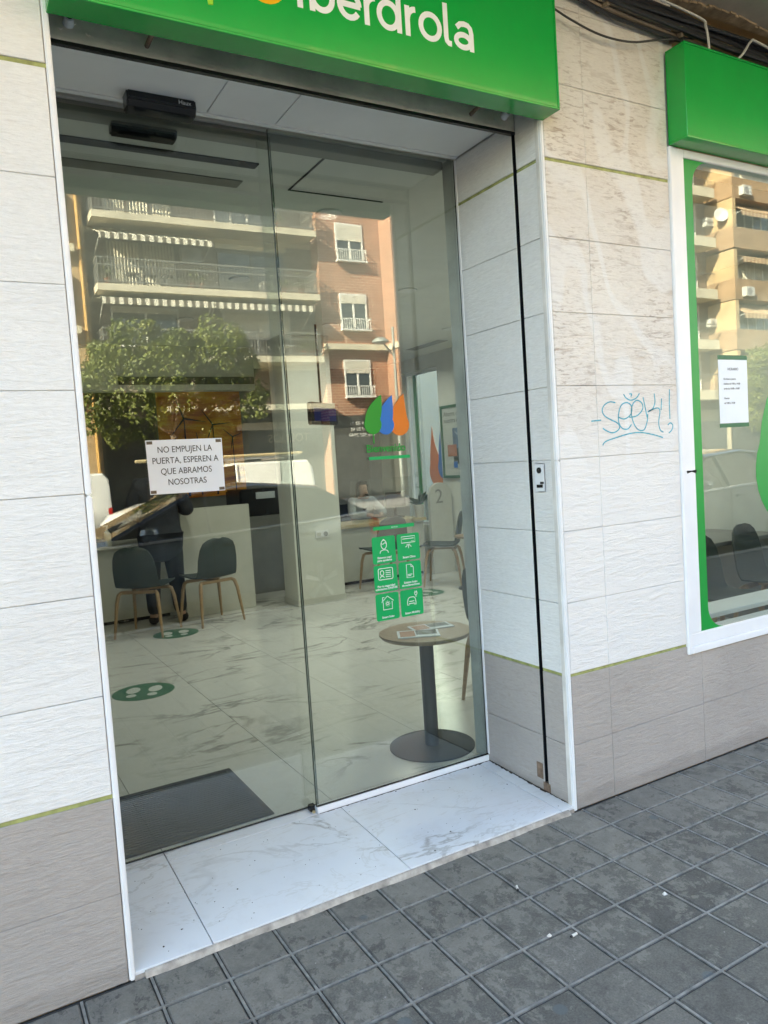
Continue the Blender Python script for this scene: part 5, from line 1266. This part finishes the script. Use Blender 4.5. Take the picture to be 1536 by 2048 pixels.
vehicle('parked_car', 'dark car in the side street behind the far window', 'car', 10.3, 9.6, SUV, 3, 7, (-1.32, 1.30), 'car_blue', door=(0.12, 1.0)).rotation_euler = (0, 0, R(90))

# ---- houses
def win(parent, x0, x1, z0, z1, y, frame='frame_white', pane='pane_dark', blind=0.0, mull=1, blindm='blind_cream', depth=0.10, cur=False):
    m = MB(); t = 0.07
    m.box(x0, x1, y, y+0.06, z0, z0+t); m.box(x0, x1, y, y+0.06, z1-t, z1); m.box(x0, x0+t, y, y+0.06, z0+t+0.001, z1-t-0.001); m.box(x1-t, x1, y, y+0.06, z0+t+0.001, z1-t-0.001)
    for k in range(mull):
        xm = x0+(x1-x0)*(k+1)/(mull+1); m.box(xm-t*0.6, xm+t*0.6, y+0.005, y+0.055, z0+t+0.001, z1-t-0.001)
    w = m.build('window', frame, parent)
    MB().box(x0+0.02, x1-0.02, y-0.03, y+0.012, z0+0.02, z1-0.02).build('pane', pane, w)
    if blind > 0: 
        zb = z1-t-(z1-z0-2*t)*blind; b_ = MB()
        z = zb
        while z < z1-t-0.01: b_.box(x0+t+0.002, x1-t-0.002, y+0.056, y+0.072, z, min(z+0.085, z1-t)); z += 0.09
        b_.build('blind', blindm, w)
    if cur:
        m = MB(); x = x0+t
        while x < x1-t-0.05: m.add([(x, y+0.016, z0+t), (x+0.05, y+0.05, z0+t), (x+0.10, y+0.016, z0+t), (x, y+0.016, z1-t), (x+0.05, y+0.05, z1-t), (x+0.10, y+0.016, z1-t)], [(0,1,4,3), (1,2,5,4)]); x += 0.13
        m.build('curtain', 'curtain', w)
    return w
def balcony(parent, x0, x1, z, yf, yw, th=0.26, rail=1.0, mat='slab_cream', dense=0.11, ornate=True):
    s = MB().box(x0, x1, yw, yf, z-th, z).build('balcony', mat, parent)
    m = MB(); r = 0.026
    for zz in (z+0.10, z+rail*0.72, z+rail): m.box(x0+0.04, x1-0.04, yf-0.07, yf-0.035, zz-r, zz+r); m.box(x0+0.04, x0+0.075, yw, yf-0.071, zz-r, zz+r); m.box(x1-0.075, x1-0.04, yw, yf-0.071, zz-r, zz+r)
    x = x0+0.06
    while x < x1-0.05: m.box(x-0.012, x+0.012, yf-0.064, yf-0.040, z+0.0, z+rail); x += dense
    y = yw+0.08
    while y < yf-0.08:
        for xx in (x0+0.057, x1-0.057): m.box(xx-0.008, xx+0.008, y-0.008, y+0.008, z, z+rail)
        y += dense
    if ornate:
        x = x0+0.1
        while x < x1-0.2:
            m.tube([(x, yf-0.052, z+0.25), (x+0.09, yf-0.052, z+0.45), (x+0.18, yf-0.052, z+0.25), (x+0.09, yf-0.052, z+0.05), (x, yf-0.052, z+0.25)], 0.008, 4); x += 0.20
    m.build('railing', 'railing_metal', s)
    return s
def awning(parent, x0, x1, z, y0, y1, drop_, mat, val=0.22):
    m = MB(); m.add([(x0, y0, z), (x1, y0, z), (x1, y1, z-drop_), (x0, y1, z-drop_), (x0, y0, z-0.01), (x1, y0, z-0.01), (x1, y1, z-drop_-0.01), (x0, y1, z-drop_-0.01)], [(0,1,2,3), (7,6,5,4), (0,3,7,4), (1,5,6,2), (0,4,5,1)])
    m.box(x0, x1, y1+0.001, y1+0.012, z-drop_-val, z-drop_-0.002)
    a = m.build('awning', mat, parent)
    MB().tube([(x0+0.05, y0, z-1.0), (x0+0.05, y1, z-drop_-0.05)], 0.018, 5).build('arm', 'frame_white', a); MB().tube([(x1-0.05, y0, z-1.0), (x1-0.05, y1, z-drop_-0.05)], 0.018, 5).build('arm', 'frame_white', a)
def ac(parent, x, z, y, s=1.0):
    a = MB().box(x, x+0.85*s, y, y+0.32, z, z+0.60*s).build('air_conditioner', 'ac_white', parent, bevel=0.01)
    MB().cyl((x+0.32*s, y+0.321, z+0.3*s), (x+0.32*s, y+0.33, z+0.3*s), 0.22*s, n=20).build('fan', 'shutter_grey', a)

# balcony house opposite (front edge of balconies at y = -27)
A = thing('balcony_house', (9.8, -30, 0), 'brown brick apartment house with cream balconies and striped awnings opposite', 'building')
YA = -28.3; YFB = -27.0
MB().box(4.95, 14.75, YA-8, YA, 4.3, 20).build('wall', 'brick_brown', A)
ZF_ = [6.36, 9.05, 11.80, 14.5, 17.2]
for i, z in enumerate(ZF_):
    balcony(A, 5.15, 14.45, z, YFB, YA+0.001, dense=0.13 if i < 3 else 0.2, ornate=i < 3)
    MB().box(4.95, 14.75, YA+0.001, YA+0.04, z-0.45, z-0.261).build('beam', 'stucco_cream', A)
    if i < 4: MB().box(10.3, 13.5, YA+0.001, YA+0.05, z+2.05, z+2.28).build('shutter_box', 'stucco_cream', A)
win(A, 5.75, 8.6, 9.07, 11.1, YA+0.03, 'frame_brown', 'pane_dark', 0, 1, cur=True)
win(A, 10.35, 13.4, 9.07, 11.0, YA+0.03, 'frame_brown', 'pane_dark', 0, 1)
win(A, 5.8, 8.5, 6.85, 8.45, YA+0.03, 'frame_white', 'pane_dark', 0.12, 1)
win(A, 10.4, 13.45, 6.38, 8.5, YA+0.03, 'frame_white', 'pane_dark', 0.55, 1)
win(A, 5.75, 8.6, 11.82, 13.8, YA+0.03, 'frame_brown', 'pane_sky', 0, 2, cur=True); win(A, 10.35, 13.3, 11.82, 13.8, YA+0.03, 'frame_white', 'pane_sky', 0, 3)
win(A, 5.75, 8.6, 14.6, 16.6, YA+0.03, 'frame_brown', 'pane_dark', 0.4); win(A, 10.35, 13.3, 14.6, 16.6, YA+0.03, 'frame_white', 'pane_dark', 0.3)
awning(A, 5.3, 9.75, 11.45, YA+0.05, -26.75, 0.55, 'awning_cream'); awning(A, 5.25, 9.6, 8.72, YA+0.05, -26.85, 0.22, 'awning_cream', 0.26); awning(A, 9.65, 14.1, 8.72, YA+0.05, -26.85, 0.22, 'awning_cream', 0.26)
ac(A, 8.75, 10.35, YA+0.02)
for x, z in ((7.0, 9.1), (6.3, 9.1), (7.7, 9.1), (11.9, 9.1), (12.6, 6.4)):
    t = MB(); t.box(x, x+0.5, -27.6, -27.1, z+0.40, z+0.44)
    for dx in (0.03, 0.44):
        for dy in (0.03, 0.44): t.box(x+dx, x+dx+0.03, -27.6+dy, -27.57+dy, z, z+0.40)
    t.build('balcony_stool', 'render_grey' if x < 10 else 'frame_white', A)
random.seed(17)
def potplant(parent, x, y, z, h=0.5):
    p = MB().lathe([(0.001, 0), (0.10, 0), (0.14, 0.24), (0.001, 0.24)], (x, y, z), 12).build('flower_pot', 'terracotta', parent)
    m = MB()
    for k in range(40):
        c = Vector((x+random.gauss(0, 0.16), y+random.gauss(0, 0.12), z+0.28+abs(random.gauss(0, h*0.5)))); u = Vector((random.uniform(-1, 1), random.uniform(-1, 1), random.uniform(-1, 1))).normalized()*0.07; w = u.orthogonal().normalized()*0.04
        m.add([c-u, c+w, c+u, c-w], [(0,1,2,3)])
    m.build('leaves', 'foliage', p)
for x, z in ((5.6, 9.06), (8.9, 9.06), (9.3, 9.06), (12.9, 9.06), (13.7, 9.06), (13.6, 6.37), (14.0, 6.37), (9.0, 6.37), (12.8, 11.81)): potplant(A, x, -27.25, z)
# ground floor set back under the first slab
MB().box(4.95, 14.75, -37, -29.6, -0.1, 4.29).build('shopfront_wall', 'shop_shade', A)
MB().box(4.95, 14.75, -29.6, -26.9, 4.05, 4.29).build('canopy', 'slab_cream', A)
MB().box(11.2, 14.75, -29.6, -28.4, -0.1, 4.045).build('shop_wall', 'render_grey', A); MB().box(10.7, 14.7, -28.398, -28.34, 3.30, 3.62).build('fascia', 'slab_cream', A)
MB().box(11.4, 13.0, -28.398, -28.36, 0.0, 2.5).build('roller_door', 'roller_shutter', A); MB().box(13.3, 14.5, -28.398, -28.36, 0.0, 2.5).build('roller_door', 'roller_shutter', A)
text('lettering', 'TOLDOS', 0.52, 'stucco_cream', A, (14.05, -28.335, 2.72), '+Y', 0.02, xs=0.95)
text('lettering', 'LÓPEZ', 0.36, 'render_grey', A, (7.65, -29.56, 2.55), '+Y', 0.02, xs=0.9)
for x in (5.0, 9.2, 11.05): MB().box(x, x+0.25, -29.599, -28.9, -0.1, 4.04).build('pier', 'render_grey', A)
MB().box(6.9, 8.3, -29.598, -29.54, 0.0, 2.2).build('door', 'frame_brown', A)
pp_ = MB(); pp_.tube([(14.85, -27.9, 0), (14.85, -27.9, 20)], 0.07, 8); pp_.build('drain_pipe', 'pipe_ochre', A)

# tan stucco house at the left end
Lh = thing('stucco_house', (0, -30, 0), 'tan stucco house with ochre drain pipe at the far left of the reflection', 'building')
MB().box(-8, 4.94, -36, -27.8, -0.1, 19).build('wall', 'stucco_tan', Lh)
MB().tube([(4.75, -27.7, 0), (4.75, -27.7, 19)], 0.075, 8).build('drain_pipe', 'pipe_ochre', Lh)
for z in (7.2, 10.3, 13.4): MB().box(-8, 4.5, -27.8, -27.45, z, z+0.28).build('cornice', 'stucco_cream', Lh)
for z in (4.4, 7.9, 11.0, 14.1):
    for x in (-5, -1.5, 2.0): win(Lh, x, x+1.5, z, z+2.0, -27.78, 'frame_white', 'pane_dark', 0.3)
    MB().box(3.95, 4.35, -27.8, -27.62, z-0.2, z+1.6).build('ornament', 'stucco_cream', Lh, bevel=0.05)

# brick house right of the balcony house
B = thing('brick_house', (17, -30, 0), 'red brick house with white-framed windows and a pale cornice opposite', 'building')
YBk = -27.6
MB().box(14.76, 18.0, YBk-9, YBk, -0.1, 20).build('wall', 'brick_red', B)
MB().box(18.0, 23.5, YBk-9, YBk+1.05, -0.1, 20).build('bay', 'brick_red', B)
MB().box(14.76, 17.9, YBk+0.001, YBk+0.35, 6.72, 6.98).build('cornice', 'slab_cream', B); MB().box(17.92, 23.6, YBk-1, YBk+1.30, 6.72, 6.98).build('cornice', 'slab_cream', B)
for (z0, z1, bl) in ((10.75, 12.45, 0.45), (7.65, 9.3, 0.25), (4.6, 6.3, 0.35), (13.8, 15.5, 0.3), (16.8, 18.5, 0.6)):
    w = win(B, 15.68, 17.06, z0, z1, YBk+0.005, 'frame_white', 'pane_dark', bl, 1); 
    m = MB(); m.box(15.6, 17.14, YBk+0.30, YBk+0.33, z0+0.45, z0+0.49); x = 15.62
    while x < 17.1: m.box(x, x+0.02, YBk+0.305, YBk+0.325, z0, z0+0.45); x += 0.11
    m.box(15.6, 15.63, YBk+0.065, YBk+0.30, z0+0.45, z0+0.49); m.box(17.11, 17.14, YBk+0.065, YBk+0.30, z0+0.45, z0+0.49); m.box(15.6, 17.14, YBk+0.065, YBk+0.33, z0-0.06, z0-0.002)
    m.build('guard_rail', 'frame_white', w)
MB().box(14.78, 17.95, YBk+0.001, YBk+0.12, 0.0, 3.75).build('shopfront', 'shop_shade', B); MB().box(15.0, 17.8, YBk+0.121, YBk+0.14, 0.1, 2.9).build('roller_door', 'roller_shutter', B)
for k, l in enumerate(('96 369 03 03', '96 369 81 81', '656 987 2940')): text('lettering', l, 0.24, 'frame_white', B, (17.0, YBk+0.15, 3.30-0.27*k), '+Y', 0.004)
text('lettering', 'AUERO', 0.55, 'frame_white', B, (20.0, YBk+1.09, 3.12), '+Y', 0.03)
MB().box(17.97, 23.52, YBk-0.3, YBk+1.045, 0.0, 3.75).build('shopfront', 'shop_shade', B); MB().box(17.96, 23.53, YBk+0.9, YBk+1.058, 0.0, 3.75).build('shopfront_shade', 'shop_shade', B); MB().box(18.2, 23, YBk+1.0585, YBk+1.09, 0.0, 2.9).build('roller_door', 'roller_shutter', B)  # dark cladding added on the bay to paint its ground floor in shade

# tan brick house seen in the shop window
C = thing('bay_house', (42, -30, 0), 'tan brick apartment house with glazed bays, reflected in the shop window', 'building')
MB().box(30.0, 54, -38, -28.2, -0.1, 24).build('wall', 'brick_brown', C)  # darker brick puts the shade behind the balconies into the colour
for i, z in enumerate((4.5, 7.45, 10.4, 13.4, 16.25, 19.1)):
    s = MB().box(33.0, 39.95, -28.199, -27.0, z-0.55, z).build('balcony', 'slab_cream', C)
    MB().box(33.1, 39.9, -27.12, -27.06, z+0.9, z+0.95).build('railing', 'railing_metal', s)
    g = MB()
    for k in range(34): g.box(33.1+0.2*k, 33.12+0.2*k, -27.1, -27.08, z, z+0.9)
    g.build('balusters', 'railing_metal', s)
    win(C, 36.8, 39.7, z+0.05, z+2.25, -28.19, 'frame_white', 'pane_sky', 0.15 if i % 2 else 0.3, 2); win(C, 33.4, 36.2, z+0.05, z+2.25, -28.19, 'frame_brown', 'pane_dark', 0.3, 1)
    MB().box(40.6, 45.0, -28.199, -26.3, z-0.65, z+0.55).build('bay', 'brick_tan', C)
    win(C, 40.9, 44.9, z+0.56, z+2.0, -26.9, 'frame_white', 'pane_dark', 0.0, 4, cur=i % 2 == 0)
    MB().box(40.6, 40.9, -28.199, -26.31, z+0.551, z+2.25).build('bay_cheek', 'stucco_tan', C)
    awning(C, 41.0, 44.8, z+2.25, -27.2, -26.0, 0.5+0.3*(i % 2), 'awning_tan', 0.3); ac(C, 39.96+0.03, z+0.9, -27.9, 0.8) if i % 2 else ac(C, 41.2, z-0.5, -26.29, 0.9)
MB().box(33, 47, -28.199, -27.9, 0.0, 3.4).build('shopfront', 'stucco_cream', C); MB().box(38.5, 41.5, -27.899, -27.85, 0.0, 2.7).build('roller_door', 'roller_shutter', C); MB().box(42.0, 46.0, -27.899, -27.85, 0.0, 2.7).build('roller_door', 'shop_shade', C)
dsh = MB().lathe([(0.001, 0), (0.25, 0.04), (0.42, 0.12), (0.40, 0.12), (0.24, 0.05), (0.001, 0.012)], (0, 0, 0), 20).build('satellite_dish', 'ac_white', C, local=True, smooth=True)
dsh.location = Vector((40.3, -26.9, 14.7)) - Vector(C.location); dsh.rotation_euler = (R(-80), 0, R(30))

# white house across the side street, seen through the far side window
Wh = thing('white_house', (20, 12, 0), 'white house with grey louvred shutters across the side street', 'building')
MB().box(18.5, 27, -3.0, 40, -0.1, 13).build('wall', 'render_white', Wh)
def louvre(parent, y0, y1, z0, z1, x):
    m = MB(); m.box(x-0.05, x-0.001, y0, y0+0.07, z0, z1); m.box(x-0.05, x-0.001, y1-0.07, y1, z0, z1); m.box(x-0.05, x-0.001, y0+0.071, y1-0.071, z0, z0+0.08); m.box(x-0.05, x-0.001, y0+0.071, y1-0.071, z1-0.08, z1); ym = (y0+y1)/2; m.box(x-0.048, x-0.001, ym-0.04, ym+0.04, z0+0.081, z1-0.081)
    w = m.build('shutter', 'frame_white', parent); s = MB(); z = z0+0.09
    while z < z1-0.12: s.box(x-0.035, x-0.002, y0+0.071, y1-0.071, z, z+0.06); z += 0.10
    s.build('louvres', 'shutter_grey', w)
for k, (y0, z0) in enumerate(((19.3, 3.2), (23.5, 3.2), (15.0, 3.2), (19.3, 6.5), (27.5, 3.2))): louvre(Wh, y0, y0+1.6, z0, z0+1.9, 18.499)
for y0 in (17.9, 24.0):
    f = MB().box(18.44, 18.499, y0, y0+1.1, -0.05, 2.35).build('door', 'frame_brown', Wh); MB().box(18.42, 18.439, y0+0.15, y0+0.95, 0.9, 2.2).build('pane', 'pane_dark', f)
for z in (2.75, 4.2): MB().box(17.9, 18.499, 18.5, 19.1, z, z+0.06).build('ledge', 'kerb_stone', Wh)
MB().tube([(18.46, 16.5, 3.4), (18.44, 18, 3.25), (18.46, 21, 3.1)], 0.025, 6).build('cable', 'cable_black', Wh)

# ---- trees with clipped crowns
def tree(name, label, X, Y, x0, x1, z0, z1, dy, nleaf, seed):
    random.seed(seed)
    o = thing(name, (X, Y, -0.03), label, 'tree', 'clipped street trees')
    t = MB(); t.tube([(X, Y, -0.03), (X+0.05, Y, 1.2), (X-0.03, Y+0.02, z0+0.5)], [0.20, 0.16, 0.13], 10)
    for k in range(9):
        a = k*0.7; ex = X + (x1-x0)*0.42*math.cos(a); ey = Y + dy*0.42*math.sin(a); ez = z0 + (z1-z0)*random.uniform(0.45, 0.85)
        t.tube([(X-0.03, Y+0.02, z0+0.3), ((X+ex)/2, (Y+ey)/2, (z0+ez)/2+0.25), (ex, ey, ez)], [0.09, 0.06, 0.025], 7)
    t.build('trunk', 'bark', o, smooth=True)
    m = MB(); cl_ = []
    cx, cz = (x0+x1)/2, (z0+z1)/2
    while len(cl_) < 150:
        u, v, w = random.uniform(-1, 1), random.uniform(-1, 1), random.uniform(-1, 1)
        r_ = (abs(u)**3 + abs(v)**3 + abs(w)**3)**(1/3)
        if r_ > 1 or r_ < 0.45: continue
        if w < -0.35 and random.random() < 0.45: continue
        cl_.append((cx+u*(x1-x0)/2*0.95, Y+v*dy/2*0.95, cz+w*(z1-z0)/2*0.93, random.uniform(0.28, 0.6)))
    for k in range(nleaf):
        c = random.choice(cl_); d = Vector((random.gauss(0, 1), random.gauss(0, 1), random.gauss(0, 1))).normalized()*c[3]*random.uniform(0.35, 1.0)**0.5
        p = Vector(c[:3]) + d
        nrm = (d.normalized()*0.6 + Vector((random.uniform(-1, 1), random.uniform(-1, 1), random.uniform(-0.3, 1)))).normalized()
        u = nrm.orthogonal().normalized(); a = random.uniform(0, 6.28); u = (u*math.cos(a) + nrm.cross(u)*math.sin(a)); w = nrm.cross(u); s_ = random.uniform(0.05, 0.10)
        m.add([p-u*s_, p+w*s_*0.5, p+u*s_, p-w*s_*0.5], [(0,1,2,3)])
    m.build('crown', 'foliage', o)
tree('street_tree', 'broad clipped street tree in front of the balcony house', 6.3, -22, 2.9, 9.5, 2.6, 6.6, 3.6, 26000, 31)
tree('street_tree', 'clipped street tree in front of the tan bay house', 38.6, -22, 35.2, 42.0, 1.9, 6.5, 3.6, 20000, 32)

# ---- street lamp
sl = thing('street_lamp', (16.25, -24, -0.03), 'grey street lamp before the brick house', 'street lamp')
MB().tube([(16.25, -24, -0.03), (16.25, -24, 3.5), (16.25, -24, 7.0)], [0.09, 0.07, 0.05], 12).build('pole', 'lamp_post', sl, smooth=True)
MB().lathe([(0.001, 0), (0.07, 0.02), (0.06, 0.12), (0.001, 0.15)], (16.25, -24, 7.0), 12).build('finial', 'lamp_post', sl, smooth=True)
MB().tube([(16.25, -24, 5.9), (15.95, -24, 6.25), (15.75, -24, 6.45)], 0.035, 8).build('arm', 'lamp_post', sl, smooth=True)
MB().lathe([(0.001, 0.22), (0.18, 0.19), (0.33, 0.08), (0.36, 0.0), (0.001, 0.0)], (15.62, -24, 6.48), 20).build('head', 'lamp_post', sl, smooth=True)
MB().lathe([(0.001, -0.06), (0.2, -0.05), (0.30, 0.0), (0.001, 0.0)], (15.62, -24, 6.478), 20).build('lens', 'lamp_clear', sl, smooth=True)
